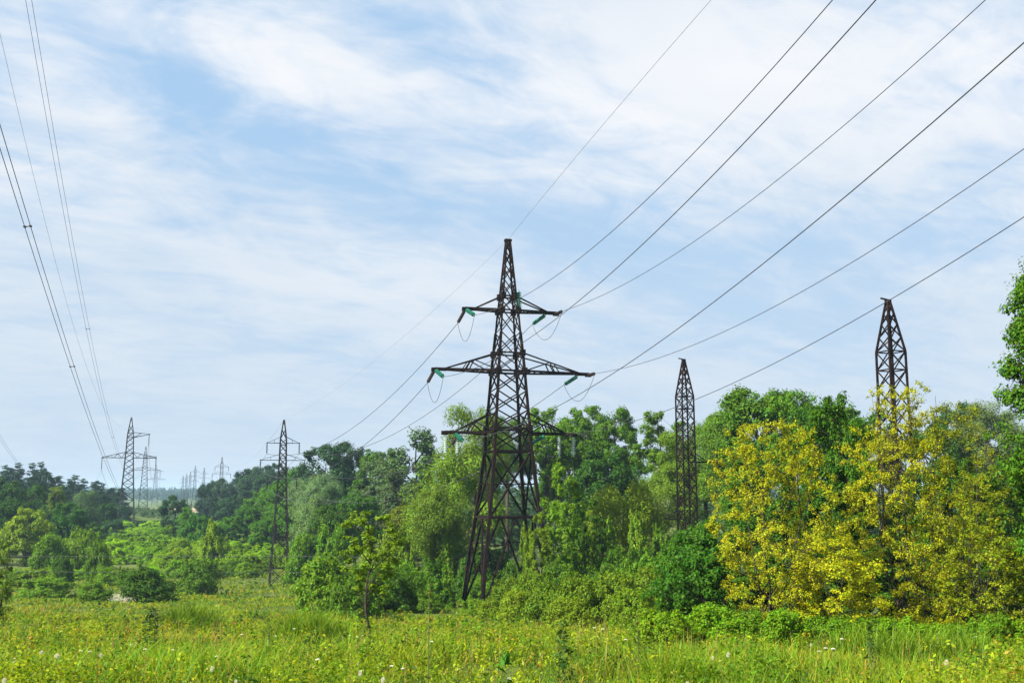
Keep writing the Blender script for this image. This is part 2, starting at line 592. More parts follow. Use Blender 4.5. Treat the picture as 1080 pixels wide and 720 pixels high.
near_dir = Vector((0.30, -0.95, -0.02)).normalized()      # along the line, towards the viewer
far_dir = Vector((-0.41, 0.91, -0.20)).normalized()       # along the line, down the valley
attach = {}
for lev, (pb, pt, Ls) in {'upper': (328, 313, (3.85, 4.45)), 'middle': (392, 373, (6.55, 7.5)), 'lower': (457, 436, (5.6, 6.1))}.items():
    zb, zt = tz(pb) - TB.z, tz(pt) - TB.z
    for s in (-1, 1):
        Lg = Ls[0] if s < 0 else Ls[1]
        hb, ht = width_at(zb) / 2, width_at(zt) / 2
        arm = MB()
        tip = Vector((s * Lg, 0, zb + 0.05))
        for q in (-1, 1):
            t1 = tip + Vector((0, q * 0.16, 0))
            arm.bar((s * hb, q * hb, zb), t1, 0.17)
            arm.bar((s * ht, q * ht, zt), tip + Vector((-s * 0.8, q * 0.16, 0.05)), 0.11)
            p0, p1 = Vector((s * hb, q * hb, zb)), t1
            u0, u1 = Vector((s * ht, q * ht, zt)), tip + Vector((-s * 0.8, q * 0.16, 0.05))
            if lev != 'upper':
                t = 0.47 if lev == 'middle' else 0.5
                arm.bar(lerp(p0, p1, t), lerp(u0, u1, t), 0.09)
                arm.bar(lerp(p0, p1, t + .07), lerp(u0, u1, t + .07), 0.08)
                arm.bar(p0, lerp(u0, u1, t), 0.085)
        for i, t in enumerate((0.12, 0.3, 0.47, 0.64, 0.8)):
            a = lerp(Vector((s * hb, -hb, zb)), tip + Vector((0, -0.16, 0)), t)
            b = lerp(Vector((s * hb, hb, zb)), tip + Vector((0, 0.16, 0)), t)
            c = lerp(Vector((s * hb, hb, zb)), tip + Vector((0, 0.16, 0)), min(1, t + 0.16))
            arm.bar(a, b, 0.08); arm.bar(a, c, 0.07)
        arm.box(tip + Vector((s * -0.45, 0, -0.02)), (1.1, 0.42, 0.26))
        arm.box(tip + Vector((s * 0.1, 0, -0.08)), (0.5, 0.34, 0.34))
        ao = arm.build('crossarm', M_RUST, main)
        # strain strings towards each span
        nd, fd = to_local_dir(near_dir), to_local_dir(far_dir)
        if lev != 'lower':
            na = tip + Vector((0.0, -0.1, -0.15)); fa = tip + Vector((-0.1 if s < 0 else -0.85, 0.1, -0.18))
        else:
            na = tip + Vector((-s * 0.8, -0.1, -0.1)); fa = tip + Vector((-s * (1.2 if s < 0 else 2.6), 0.1, -0.15))
        if s < 0:
            nd2, fd2 = nd * 1.0 + Vector((0.20, 0, -0.45)), fd + Vector((0, 0, -0.32))
        else:
            nd2, fd2 = nd * 1.0 + Vector((0, 0, 0.02)), fd + Vector((-0.35, 0, -0.22))
        nb = na + nd2.normalized() * 1.75; fb = fa + fd2.normalized() * 1.9
        if s < 0:
            insulator(na, nb, 0.19, 9, M_GLASS, ao); insulator(fa, fb, 0.16, 10, M_SHADED_INS, ao)
        else:
            insulator(na, nb, 0.16, 10, M_SHADED_INS, ao); insulator(fa, fb, 0.19, 9, M_GLASS, ao)
        if lev != 'lower':
            MB().ring_sweep(hang(nb, fb, 1.95, 18), 0.020, 4).build('jumper', M_WIRE, ao)
        else:
            for dx in ((0.0, 1.05) if s < 0 else (0.0, 1.35)):
                a = tip + Vector((-s * dx, 0, -0.15))
                insulator(a, a + Vector((0, 0, -1.85)), 0.19, 10, M_GLASSW, ao)
            low = tip + Vector((-s * 0.5, 0, -2.05))
            MB().ring_sweep(hang(nb, low, 0.5) + hang(low, fb, 0.5)[1:], 0.025, 4).build('jumper', M_WIRE, ao)
        attach[(lev, s)] = (to_world(nb), to_world(fb))
# the hanging string that holds the jumper off the mast
hx = Vector((width_at(tz(313) - TB.z) / 2 + 0.2, -width_at(tz(313) - TB.z) / 2 - 0.15, tz(307) - TB.z))
insulator(hx, hx + Vector((0.05, 0, -1.95)), 0.22, 11, M_GLASS, main)
EARTH_TOP = to_world((0, 0, ztop + 0.2))


# ---- double-circuit suspension tower (three arm levels), reused down the line
def suspension_meshes(lite=False):
    """Meshes of the slim double-circuit tower, 26.5 m tall, local origin at its base."""
    H = 26.5
    lev = [(0, 3.0), (2.6, 2.72), (5.2, 2.45), (7.6, 2.2), (9.8, 1.98), (11.8, 1.78), (13.6, 1.6), (15.2, 1.45), (16.6, 1.32), (17.9, 1.2),
           (19.1, 1.12), (20.2, 1.07), (21.3, 1.03), (22.4, 1.0), (23.4, 0.95), (24.9, 0.55), (26.5, 0.12)]
    ms = mast(lev, 0.17, 0.085, horiz=(1, 3, 9, 11, 13))
    arms, strs = [], []
    for z, L in ((16.9, 2.35), (19.9, 3.55), (22.7, 2.6)):
        for s in (-1, 1):
            mb = MB()
            tip = Vector((s * L, 0, z))
            for q in (-1, 1):
                mb.bar((s * 0.5, q * 0.5, z), tip, 0.085)
                mb.bar((s * 0.5, q * 0.48, z + 1.0), tip, 0.055)
            mb.bar((s * L * 0.55, -0.22, z), (s * L * 0.55, 0.22, z), 0.07)
            mb.bar((s * L * 0.55, -0.2, z), (s * L * 0.55, -0.2, z + 0.45), 0.06)
            mb.box(tip, (0.2, 0.3, 0.2))
            arms.append(mb); strs.append((tip + Vector((0, 0, -0.08)), tip + Vector((0, 0, -1.75))))
    return ms, arms, strs


ms, arms, strs = suspension_meshes()
ME_MAST = ms.mesh('mast', M_STEELD)
ME_ARMS = [a.mesh('crossarm', M_STEELD) for a in arms]


def suspension_tower(px, py_base, D, yaw, label, height, group=None, parts=True):
    z = float(terr(ray(px, py_base)[0] * D, D))
    base = Vector((ray(px, py_base)[0] * D, D, z))
    root = tag(empty('lattice_tower', base, yaw), label, 'pylon', group)
    s = height / 26.5
    root.scale = (s, s, s)
    link('mast', ME_MAST, root)
    ends = []
    c, sn = math.cos(yaw), math.sin(yaw)
    for me, (a, b) in zip(ME_ARMS, strs):
        ao = link('crossarm', me, root)
        if parts:
            insulator(a, b, 0.16, 9, M_GLASSW if False else M_STEELD, ao)
        ends.append(base + Vector((b.x * c - b.y * sn, b.x * sn + b.y * c, b.z)) * s)
    top = base + Vector((0, 0, 26.5 * s))
    return ends, top


T2_D = 152.0
T2_top = at(293.5, 443, T2_D)
T2_base = float(terr(T2_top.x, T2_D))
ends2, top2 = suspension_tower(294, 615, T2_D, R(17), 'slim dark three armed pylon standing alone at the meadow edge before the trees',
                               T2_top.z - T2_base)
T3_D = 380.0
T3_top = at(232, 482, T3_D)
T3_base = float(terr(T3_top.x, T3_D))
ends3, top3 = suspension_tower(232, 540, T3_D, R(14), 'small grey pylon rising out of the dark wooded hill', T3_top.z - T3_base)
M_far = [(205, 491, 620, 'faint three armed pylon rising in the valley gap, taller than the ones beside it'),
         (214.4, 493, 700, 'faint pylon right beside the wooded hill in the valley gap'),
         (196, 499, 900, 'dark thin pylon second from the left in the faint valley cluster'),
         (192.3, 501, 1050, 'smallest pylon at the left end of the faint valley cluster'),
         (200, 497, 950, 'pale thin pylon in the middle of the faint valley cluster')]
far_ends = []
for px, py, D, lab in M_far:
    t = at(px, py, D)
    far_ends.append(suspension_tower(px, 520, D, R(14), lab, t.z - float(terr(t.x, D)), group='faint pylons down the valley', parts=False))


# ---- single-circuit twin-conductor tower (one raised arm), left line
def twin_tower_meshes():
    H = 38.0
    lev = [(0, 5.4), (3.6, 4.95), (7.0, 4.55), (10.2, 4.2), (13.0, 3.85), (15.6, 3.55), (18.0, 3.25), (20.2, 3.0), (22.3, 2.78), (24.2, 2.6), (26.0, 2.42), (27.8, 2.26), (29.5, 2.12), (31.2, 2.0), (32.8, 1.75), (35.2, 1.0), (38.0, 0.2)]
    ms = mast(lev, 0.26, 0.14, horiz=(1, 3, 5, 10, 13, 14))
    arms = []
    for s in (-1, 1):
        mb = MB(); z = 24.3; L = 8.6
        for q in (-1, 1):
            mb.bar((s * 1.3, q * 1.3, z), (s * L, q * 0.2, z), 0.2)
            mb.bar((s * 1.22, q * 1.22, z + 1.9), (s * L, q * 0.2, z + 0.15), 0.14)
            n = 6
            for i in range(n):
                t0, t1 = i / n, (i + 1) / n
                p = lambda t: Vector((s * lerp(1.3, L, t), q * lerp(1.3, 0.2, t), z))
                u = lambda t: Vector((s * lerp(1.22, L, t), q * lerp(1.22, 0.2, t), z + lerp(1.9, 0.15, t)))
                mb.bar(p(t0), u(t1), 0.09) if i % 2 else mb.bar(u(t0), p(t1), 0.09)
        for t in (0.25, 0.5, 0.75):
            mb.bar((s * lerp(1.3, L, t), -lerp(1.3, 0.2, t), z), (s * lerp(1.3, L, t), lerp(1.3, 0.2, t), z), 0.1)
        mb.box((s * L, 0, z - 0.1), (0.4, 0.6, 0.4))
        arms.append((mb, Vector((s * L, 0, z - 0.2)), Vector((s * L, 0, z - 4.2))))
    mb = MB(); z = 31.2; L = 6.0
    for q in (-1, 1):
        mb.bar((1.0, q * 1.0, z), (L, q * 0.15, z + 1.1), 0.17)
        mb.bar((0.9, q * 0.85, z + 1.7), (L, q * 0.15, z + 1.25), 0.13)
        mb.bar((0.95, q, z), (lerp(1, L, .5), q * .57, z + 1.45), 0.09)
    mb.box((L, 0, z + 1.1), (0.5, 0.5, 0.45))
    arms.append((mb, Vector((L, 0, z + 0.9)), Vector((L, 0, z - 3.1))))
    return ms, arms


tms, tarms = twin_tower_meshes()
ME_TMAST = tms.mesh('mast', M_STEEL)
ME_TARMS = [(a.mesh('crossarm', M_STEEL), p, q) for a, p, q in tarms]


def twin_tower(px, py_top, D, yaw, label, group=None, parts=True):
    t = at(px, py_top, D)
    z = float(terr(t.x, D))
    root = tag(empty('lattice_tower', (t.x, D, z), yaw), label, 'pylon', group)
    s = (t.z - z) / 38.0
    root.scale = (s, s, s)
    link('mast', ME_TMAST, root)
    out = []
    c, sn = math.cos(yaw), math.sin(yaw)
    for me, p, q in ME_TARMS:
        ao = link('crossarm', me, root)
        if parts:
            insulator(p, q, 0.22, 14, M_STEEL, ao)
        out.append(Vector((t.x, D, z)) + Vector((q.x * c - q.y * sn, q.x * sn + q.y * c, q.z)) * s)
    return out, t


L_ends, L_top = twin_tower(138.7, 440, 330, R(17), 'big grey lattice pylon with one raised arm on its right, standing in green bushes')
L2_ends, L2_top = twin_tower(154, 471, 720, R(17), 'second grey one armed pylon, close behind the big one in the valley', 'pylons of the twin wire line')
L3_ends, L3_top = twin_tower(165, 490, 1150, R(17), 'third and faintest one armed pylon of the twin wire line', 'pylons of the twin wire line', False)


# ---- two stripped lattice masts among the trees on the right
def stripped_tower(px, py_top, py_shoulder, D, wpx, yaw, arms_px, label):
    t = at(px, py_top, D)
    z0 = float(terr(t.x, D))
    zs = at(px, py_shoulder, D).z
    w = wpx * D / F / (math.cos(yaw) + abs(math.sin(yaw)))
    root = tag(empty('lattice_tower', (t.x, D, z0), yaw), label, 'pylon')
    lev = []
    H, S = t.z - z0, zs - z0
    z = S
    step = w * 0.95
    down = []
    while z > 0.5:
        down.append((z, w * (1 + 0.006 * (S - z)))); z -= step
    down.append((0.0, w * (1 + 0.006 * S)))
    lev = down[::-1]
    nlev = len(lev)
    for f in (0.28, 0.54, 0.76, 0.92, 1.0):
        lev.append((lerp(S, H, f), lerp(w, w * 0.14, f)))
    m_ = mast(lev, 0.125, 0.065, horiz=(nlev - 1, nlev - 2, nlev - 6))
    m_.build('mast', M_RUST, root)
    cap = MB().box((0, 0, H + 0.06), (0.34, 0.32, 0.16))
    cap.bar((0.1, 0, H + 0.1), (-0.6, 0, H + 0.2), 0.10)
    cap.build('peak_cap', M_RUST, root)
    for (py, dpx) in arms_px:
        zz = at(px, py, D).z - z0
        L = dpx * D / F
        s = 1 if L > 0 else -1
        mb = MB()
        for q in (-1, 1):
            mb.bar((s * w / 2, q * w / 2, zz), (L, q * 0.1, zz), 0.11)
            mb.bar((s * w / 2, q * w / 2, zz + 0.9), (L * 0.6, q * w * 0.2, zz + 0.05), 0.08)
        mb.bar((L * .6, -w * .25, zz), (L * .6, w * .25, zz), 0.08)
        mb.box((L, 0, zz), (0.2, 0.3, 0.15))
        mb.build('crossarm', M_RUST, root)
    return root


stripped_tower(721, 380, 418, 105, 17.5, R(20), [(487, 38), (547, -44)], 'narrow pointed lattice mast with a short stub arm in front of green trees')
stripped_tower(936.5, 318, 371, 70, 26.5, R(20), [], 'pointed lattice mast rising behind the yellow leaved tree')


# ------------------------------------------------------------------ conductors
def fit_wire(start, pts, k):
    """Quadratic height profile through the start and the sight lines; plan direction fixed by slope k."""
    D0, X0 = start.y, start.x
    d, z = [D0], [start.z]
    for px, py in pts:
        xr, zr = ray(px, py)
        dd = (X0 + k * D0) / (xr + k)
        d.append(dd); z.append(EYE + zr * dd)
    co = np.polyfit(d, z, 2, w=[4] + [1] * len(pts))
    dl = min(d)
    def pt(D):
        if D >= dl:
            zz = np.polyval(co, D)
        else:
            sl = np.polyval(np.polyder(co), dl)
            zz = np.polyval(co, dl) + sl * (D - dl)
        return Vector((X0 + k * (D0 - D), D, zz))
    return pt, dl


def wire(name, pts, r, label, cat='power line', mat=None, group=None):
    o = MB().ring_sweep(pts, r, 5).build(name, mat or M_WIRE)
    return tag(o, label, cat, group)


near_pts = {
    ('upper', -1): [(672, 220), (790, 100), (878, 0)],
    ('middle', -1): [(600, 326), (700, 236), (833, 100), (924, 0)],
    ('upper', 1): [(737, 252), (840, 173), (1040, 0)],
    ('lower', -1): [(650, 391), (725, 340), (840, 250), (1080, 45)],
    ('middle', 1): [(673, 383), (787, 340), (840, 310), (1080, 157)],
    ('lower', 1): [(667, 443), (733, 422), (787, 398), (940, 316), (1080, 228)],
}
NLAB = {
    ('upper', -1): 'wire that leaves the upper left arm of the tall pylon and passes nearest its peak',
    ('middle', -1): 'wire from the middle left arm of the tall pylon, climbing past its upper right tip',
    ('upper', 1): 'wire climbing right from the upper right arm tip of the tall pylon',
    ('lower', -1): 'wire from the lower left arm of the tall pylon, crossing below its right arms',
    ('middle', 1): 'wire climbing right from the middle right arm tip of the tall pylon',
    ('lower', 1): 'lowest wire on the right, grazing the top of the mast behind the yellow tree',
}
KN = {('upper', -1): 0.27, ('middle', -1): 0.27, ('upper', 1): 0.27, ('lower', -1): 0.27, ('middle', 1): 0.27, ('lower', 1): 0.27}
for key, pts in near_pts.items():
    f, dl = fit_wire(attach[key][0], pts, KN[key])
    D0 = attach[key][0].y
    seq = [attach[key][0]] + [f(D) for D in np.linspace(D0, -45, 70)[1:]]
    wire('conductor', seq, 0.020, NLAB[key], group='conductors on the near span')
f, dl = fit_wire(EARTH_TOP, [(540, 240), (663, 100), (750, 0)], 0.27)
f, dl = fit_wire(EARTH_TOP, [(663, 100), (750, 0)], 0.27)
wire('earth_wire', [EARTH_TOP] + [f(D) for D in np.linspace(TD, -45, 60)[1:]], 0.017,
     'thin pale wire running up from the very peak of the tall pylon', mat=M_EARTH)

# spans from the tall tower down the valley
order = [('lower', -1), ('lower', 1), ('middle', -1), ('middle', 1), ('upper', -1), ('upper', 1)]
side = {-1: 'left', 1: 'right'}
for i, key in enumerate(order):
    a, b = attach[key][1], ends2[i]
    wire('conductor', hang(a, b, {'upper': 3.9, 'middle': 3.9, 'lower': 3.4}[key[0]], 30), 0.026,
         f'sagging wire between {key[0]} {side[key[1]]} arms of tall and slim pylons', group='conductors between the tall and the slim pylon')
    a, b = ends2[i], ends3[i]
    wire('conductor', hang(a, b, 6.5, 30), 0.02,
         f'sagging wire from the slim pylon\'s {key[0]} {side[key[1]]} arm to the pylon on the wooded hill', group='conductors to the pylon on the hill')
    wire('conductor', hang(ends3[i], far_ends[0][0][i], 8.0, 24), 0.02,
         'faint wire hanging between the hill pylon and the far valley pylons', group='faint far conductors')
wire('earth_wire', hang(EARTH_TOP, top2, 1.6, 24), 0.015, 'thin pale wire from the tall pylon peak to the slim pylon peak', mat=M_EARTH)
wire('earth_wire', hang(top2, top3, 5.0, 24), 0.015, 'thin pale wire from the slim pylon peak to the hill pylon', mat=M_EARTH)

# twin-conductor line over the left of the picture
KL = -0.33
def fit_left(start, pts, sep, label, spacers=(), r=0.012):
    """A bundle of two wires with spacers; pts are sight lines of the bundle's middle."""
    D0, X0 = start.y, start.x
    d, z = [D0], [start.z]
    for px, py in pts:
        xr, zr = ray(px, py)
        dd = (X0 + (-KL) * D0) / (xr + (-KL))
        d.append(dd); z.append(EYE + zr * dd)
    co = np.polyfit(d, z, 2, w=[3] + [1] * len(pts))
    dl = min(d)
    sl = np.polyval(np.polyder(co), dl)
    root = tag(empty('bundled_conductor', start), label, 'power line', 'twin conductors of the left line')
    def P(D):
        zz = np.polyval(co, D) if D >= dl else np.polyval(co, dl) + sl * (D - dl)
        return Vector((X0 - KL * (D0 - D), D, zz))
    Ds = np.concatenate([np.linspace(D0, dl, 70), np.linspace(dl, -30, 12)[1:]])
    n = Vector((1, KL, 0)).normalized() * 0.5
    for s in (-1, 1):
        MB().ring_sweep([P(D) + n * (s * sep) - start for D in Ds], r, 4).build('wire', M_WIRE, root)
    for k in spacers:
        D = d[k + 1]
        a, b = P(D) + n * sep - start, P(D) - n * sep - start
        mb = MB().bar(a, b, 0.03)
        mb.box(a, (0.06, 0.10, 0.06)); mb.box(b, (0.06, 0.10, 0.06))
        mb.build('spacer', M_WIRE, root)
    return d


# L_ends: lower left, lower right, raised right
print('A', fit_left(L_ends[2], [(29.5, 0), (73.5, 250), (93, 341), (119, 463)], 0.34, 'upper pair of twin wires sweeping down steeply, the pair farthest right at the frame top', (2, 3)))
print('B', fit_left(L_ends[1], [(0, 140), (29, 240), (76, 390), (101, 456)], 0.24, 'lower pair of twin wires on the left, joined by small spacers', (1, 2)))
print('C', fit_left(L_ends[0], [(0, 461), (17, 486)], 0.42, 'short stretch of twin wires just above the dark pine tops'))
D0, X0 = L_top.y, L_top.x
dd, zz_ = [D0], [L_top.z]
for px, py in [(0, 38), (51, 245), (98, 405)]:
    xr, zr = ray(px, py); q = (X0 - KL * D0) / (xr - KL); dd.append(q); zz_.append(EYE + zr * q)
print('E', dd)
co = np.polyfit(dd, zz_, 2)
dl = min(dd); sl = np.polyval(np.polyder(co), dl)
seq = [Vector((X0 - KL * (D0 - D), D, (np.polyval(co, D) if D > dl else np.polyval(co, dl) + sl * (D - dl)))) for D in np.linspace(D0, -25, 80)]
wire('earth_wire', seq, 0.014, 'single faint wire between the two twin wire pairs', mat=M_EARTH)
for i, nm in ((0, 'lower left'), (1, 'lower right'), (2, 'raised')):
    wire('conductor', hang(L_ends[i], L2_ends[i], 11, 24), 0.04, f'faint wire from the {nm} arm of the big one armed pylon onward', group='faint wires of the left line')
# low farm supply wires across the meadow edge
for py0, py1, lab in ((583, 586, 'upper of two thin horizontal wires crossing low in front of the valley bushes'),
                      (599, 603, 'lower of two thin horizontal wires crossing low in front of the valley bushes')):
    pts = [at(x, lerp(py0, py1, (x + 200) / 500) + 3.0 * (1 - ((x - 60) / 260) ** 2) * 0.6, 128) for x in np.linspace(-200, 300, 30)]
    pts += [at(x, lerp(py1, py1 + 6, (x - 300) / 420), lerp(128, 96, (x - 300) / 420)) for x in np.linspace(320, 720, 20)]
    wire('supply_wire', pts, 0.022, lab)

#@@VEG
# ------------------------------------------------------------------ vegetation: meshes
def leaf_cloud(rs, P, Nrm, size, aspect=0.6):
    """Diamond leaves at P facing Nrm; returns vertex array (n*4, 3)."""
    n = len(P)
    Nrm = Nrm / (np.linalg.norm(Nrm, axis=1, keepdims=True) + 1e-9)
    rnd = rs.normal(size=(n, 3))
    t = np.cross(Nrm, rnd); t /= (np.linalg.norm(t, axis=1, keepdims=True) + 1e-9)
    b = np.cross(Nrm, t)
    s = size[:, None] * 0.5
    bend = Nrm * (s * 0.25)
    v = np.stack([P - t * s - bend, P + b * s * aspect, P + t * s - bend, P - b * s * aspect], 1)
    return v.reshape(-1, 3)


def leaves_mesh(name, rs, P, Nrm, size, mat, aspect=0.6):
    v = leaf_cloud(rs, P, Nrm, size, aspect)
    n = len(P)
    return npmesh(name, v, np.arange(n * 4), np.full(n, 4), mat)


def ball(rs, n, shell):
    d = rs.normal(size=(n, 3)); d /= np.linalg.norm(d, axis=1, keepdims=True)
    return d, d * (rs.rand(n, 1) ** shell)


def make_plant(seed, H, W, base, prof, nclump, crad, nleaf, leaf, trunk_r, lobes=5, flat=0.8, shell=0.42, hollow=0.55,
               multi=1, up=0.5, limb_n=9, sub=5, stretch=1.0, gap=0.0, lean=0.0, aspect=0.6, bark=None, trunk_top=0.78, outw=0.4, lobe_n=0.9, lamp=1.0, spire=False, mat=None):
    """Returns (trunk mesh, crown mesh) of a tree or shrub, H tall and W wide, origin at the base.
    prof maps height in the crown (0..1) to relative radius; foliage is many leaf faces in nested clumps."""
    rs = np.random.RandomState(seed)
    ph = rs.rand(8) * 6.28
    h = rs.rand(nclump * 8)
    pr = np.clip(np.array([prof(x) for x in h]), 0.02, None)
    keep = rs.rand(len(h)) < pr / pr.max()
    h, pr = h[keep][:nclump], pr[keep][:nclump]
    n = len(h)
    th = rs.rand(n) * 6.28
    lob = 1 + lamp * (0.22 * np.sin(lobes * th + ph[0] + h * 5) + 0.14 * np.sin(2 * th + ph[1] - h * 7))
    rr = (hollow + (1 - hollow) * rs.rand(n)) ** 0.8
    rad = W / 2 * pr * lob * rr * 0.86
    C = np.stack([np.cos(th) * rad, np.sin(th) * rad, base + h * (H - base) * 0.95], 1)
    C[:, 0] += lean * (C[:, 2] / H) ** 1.5
    if gap > 0:
        g = np.sin(C[:, 0] * 9.1 / W + ph[2]) * np.sin(C[:, 1] * 8.3 / W + ph[3]) * np.sin(C[:, 2] * 9.7 / H + ph[4])
        C = C[g < 0.35 - gap]
        n = len(C)
    cr = crad * (0.65 + 0.7 * rs.rand(n))
    # each clump: a few sub clumps, each with leaves nearer its shell
    per = max(3, nleaf // (n * sub))
    sd, so = ball(rs, n * sub, 0.5)
    SC = np.repeat(C, sub, 0) + so * np.repeat(cr, sub)[:, None] * np.array([1, 1, flat]) * 0.8
    sr = np.repeat(cr, sub) * (0.38 + 0.3 * rs.rand(n * sub))
    if spire:      # each clump is an upright leafy shoot that tapers to a tip
        tt = np.tile(np.linspace(-1, 1, sub), n)
        off = rs.normal(size=(n * sub, 3)) * 0.14
        off[:, 2] = tt * 1.0
        SC = np.repeat(C, sub, 0) + off * np.repeat(cr, sub)[:, None]
        sr = np.repeat(cr, sub) * (0.16 + 0.30 * (1 - tt)) * (0.8 + 0.4 * rs.rand(n * sub))
    ld, lo = ball(rs, n * sub * per, shell)
    P = np.repeat(SC, per, 0) + lo * np.repeat(sr, per)[:, None] * np.array([1, 1, flat * stretch])
    axis = np.stack([np.zeros(len(P)) + lean * 0.3, np.zeros(len(P)), np.full(len(P), base + (H - base) * 0.35)], 1)
    outv = P - axis; outv /= np.linalg.norm(outv, axis=1, keepdims=True) + 1e-6
    Nn = ld * lobe_n + outv * outw + np.array([0, 0, up]) + rs.normal(size=P.shape) * 0.42
    P[:, 2] = np.maximum(P[:, 2], 0.05)
    size = leaf * (0.65 + 0.7 * rs.rand(len(P)))
    crown = leaves_mesh('crown', rs, P, Nn, size, mat or M_LEAF, aspect)
    # trunk, limbs and twigs
    mb = MB()
    stems = []
    if multi == 1:
        mb.ring_sweep([(0, 0, -H * 0.08), (0, 0, 0.0)], [trunk_r * 1.5, trunk_r * 1.2], 7)
    for s in range(multi):
        a = rs.rand() * 6.28
        sp_ = 0.0 if multi == 1 else W * 0.10
        topx = (0 if multi == 1 else W * 0.22 * rs.rand())
        p0 = np.array([math.cos(a) * sp_, math.sin(a) * sp_, -0.2])
        p1 = np.array([math.cos(a) * (sp_ + topx) + lean * trunk_top ** 1.5, math.sin(a) * (sp_ + topx), H * trunk_top])
        k = 7
        pts = []
        for i in range(k):
            t = i / (k - 1)
            w = (rs.normal(size=3) * np.array([1, 1, 0.2])) * (0.012 * H if 0 < i < k - 1 else 0)
            pts.append(p0 + (p1 - p0) * t + w)
        stems.append(np.array(pts))
        rads = [trunk_r * (1.25 if i == 0 else 1) * (1 - 0.85 * (i / (k - 1))) / (multi ** 0.4) for i in range(k)]
        mb.ring_sweep(pts, rads, 7)
    if n > 0:
        ls = rs.choice(n, min(limb_n, n), replace=False)
        lc = C[ls]
        own = np.argmin(((C[:, None, :] - lc[None]) ** 2).sum(2), 1)
        for j in range(len(lc)):
            st = stems[rs.randint(multi)]
            zt = max(base * 0.7, lc[j, 2] - np.hypot(lc[j, 0], lc[j, 1]) * 0.7 - 0.05 * H)
            zt = min(max(zt, 0.12 * H if multi == 1 else 0.0), H * trunk_top * 0.95)
            s0 = np.array([np.interp(zt, st[:, 2], st[:, q]) for q in range(3)])
            mid = (s0 + lc[j]) / 2 + np.array([0, 0, 0.03 * H]) + rs.normal(size=3) * 0.02 * H
            r0 = trunk_r * 0.42 / (multi ** 0.3)
            mb.ring_sweep([s0, (s0 * .6 + mid * .4) , mid, lc[j]], [r0, r0 * .8, r0 * .6, r0 * .22], 5, False)
            for c in np.where(own == j)[0][:9]:
                if c == ls[j]:
                    continue
                q = mid + (lc[j] - mid) * rs.rand() * 0.8
                mb.ring_sweep([q, (q + C[c]) / 2 + rs.normal(size=3) * 0.012 * H, C[c]], [r0 * .32, r0 * .22, r0 * .08], 4, False)
    trunk = mb.mesh('trunk', bark or M_BARK, True)
    return trunk, crown, H, W


dome = lambda h: math.sqrt(max(0.0, 1 - (2 * h - 0.85) ** 2 / 1.35)) if h > 0.4 else 0.72 + 0.7 * h
roundp = lambda h: math.sqrt(max(0.02, 1 - (2 * h - 1) ** 2))
colm = lambda h: (0.55 + 0.9 * h) if h < 0.45 else math.sqrt(max(0.0, 1 - ((h - 0.45) / 0.56) ** 2))
cone = lambda h: max(0.06, (1 - h) ** 0.8) * (0.65 + 0.35 * min(1, h * 5))
bushp = lambda h: math.sqrt(max(0.02, 1 - (h * 0.98) ** 2.2))
vase = lambda h: (0.45 + 0.75 * h) if h < 0.7 else max(0.1, 0.97 - (h - 0.7) * 1.9)

SP = {
    'broad': [make_plant(11 + i, 12, 9.5, 1.2, roundp, 95, 1.3, 24000, 0.34, 0.28, gap=0.02, lamp=0.5, hollow=0.72, sub=7) for i in range(3)],
    'tall': [make_plant(21 + i, 14, 6.5, 2.0, colm, 90, 1.05, 18000, 0.30, 0.24, lobes=3, gap=0.03, lamp=0.7, hollow=0.6, sub=6) for i in range(2)],
    'billow': [make_plant(31 + i, 12, 10, 0.8, roundp, 34, 2.1, 34000, 0.30, 0.30, lobes=4, flat=0.85, sub=11, shell=0.3, up=0.5, lamp=0.7, hollow=0.75, aspect=0.45, lobe_n=1.2) for i in range(3)],
    'pine': [make_plant(41 + i, 15, 6.0, 2.0, cone, 120, 0.8, 11000, 0.34, 0.20, flat=0.6, up=0.6, lobes=3, lamp=0.7, hollow=0.4, aspect=0.45) for i in range(3)],
    'bush': [make_plant(51 + i, 3.2, 4.6, 0.05, bushp, 60, 0.62, 14000, 0.16, 0.05, multi=5, trunk_top=0.6, hollow=0.7, lamp=0.8, sub=7) for i in range(3)],
    'shoots': [make_plant(61 + i, 4.2, 4.4, 0.1, lambda h: max(0.1, 1 - h * 0.55), 75, 0.55, 15000, 0.17, 0.045, multi=7, flat=1.0, trunk_top=0.7, gap=0.04, hollow=0.3, spire=True, sub=6) for i in range(3)],
    'openb': [make_plant(71 + i, 12, 8, 3.5, roundp, 30, 1.15, 12000, 0.30, 0.22, lobes=4, sub=8, gap=0.18, limb_n=8) for i in range(2)],
}
PART = {'broad': 'crown', 'bush': 'foliage', 'shoots': 'foliage'}
cnt = [0]
rg = random.Random(7)


LONG = {}


def long_trunk(tm, H, drop):
    """The trunk mesh with its foot ring lowered so the bole reaches the ground under a raised crown."""
    k = max(1, math.ceil((drop / H + 0.08) * 8))
    if (tm.name, k) not in LONG:
        me = tm.copy()
        for v in me.vertices[:7]:
            v.co.z = -H * k / 8
        LONG[(tm.name, k)] = me
    return LONG[(tm.name, k)]


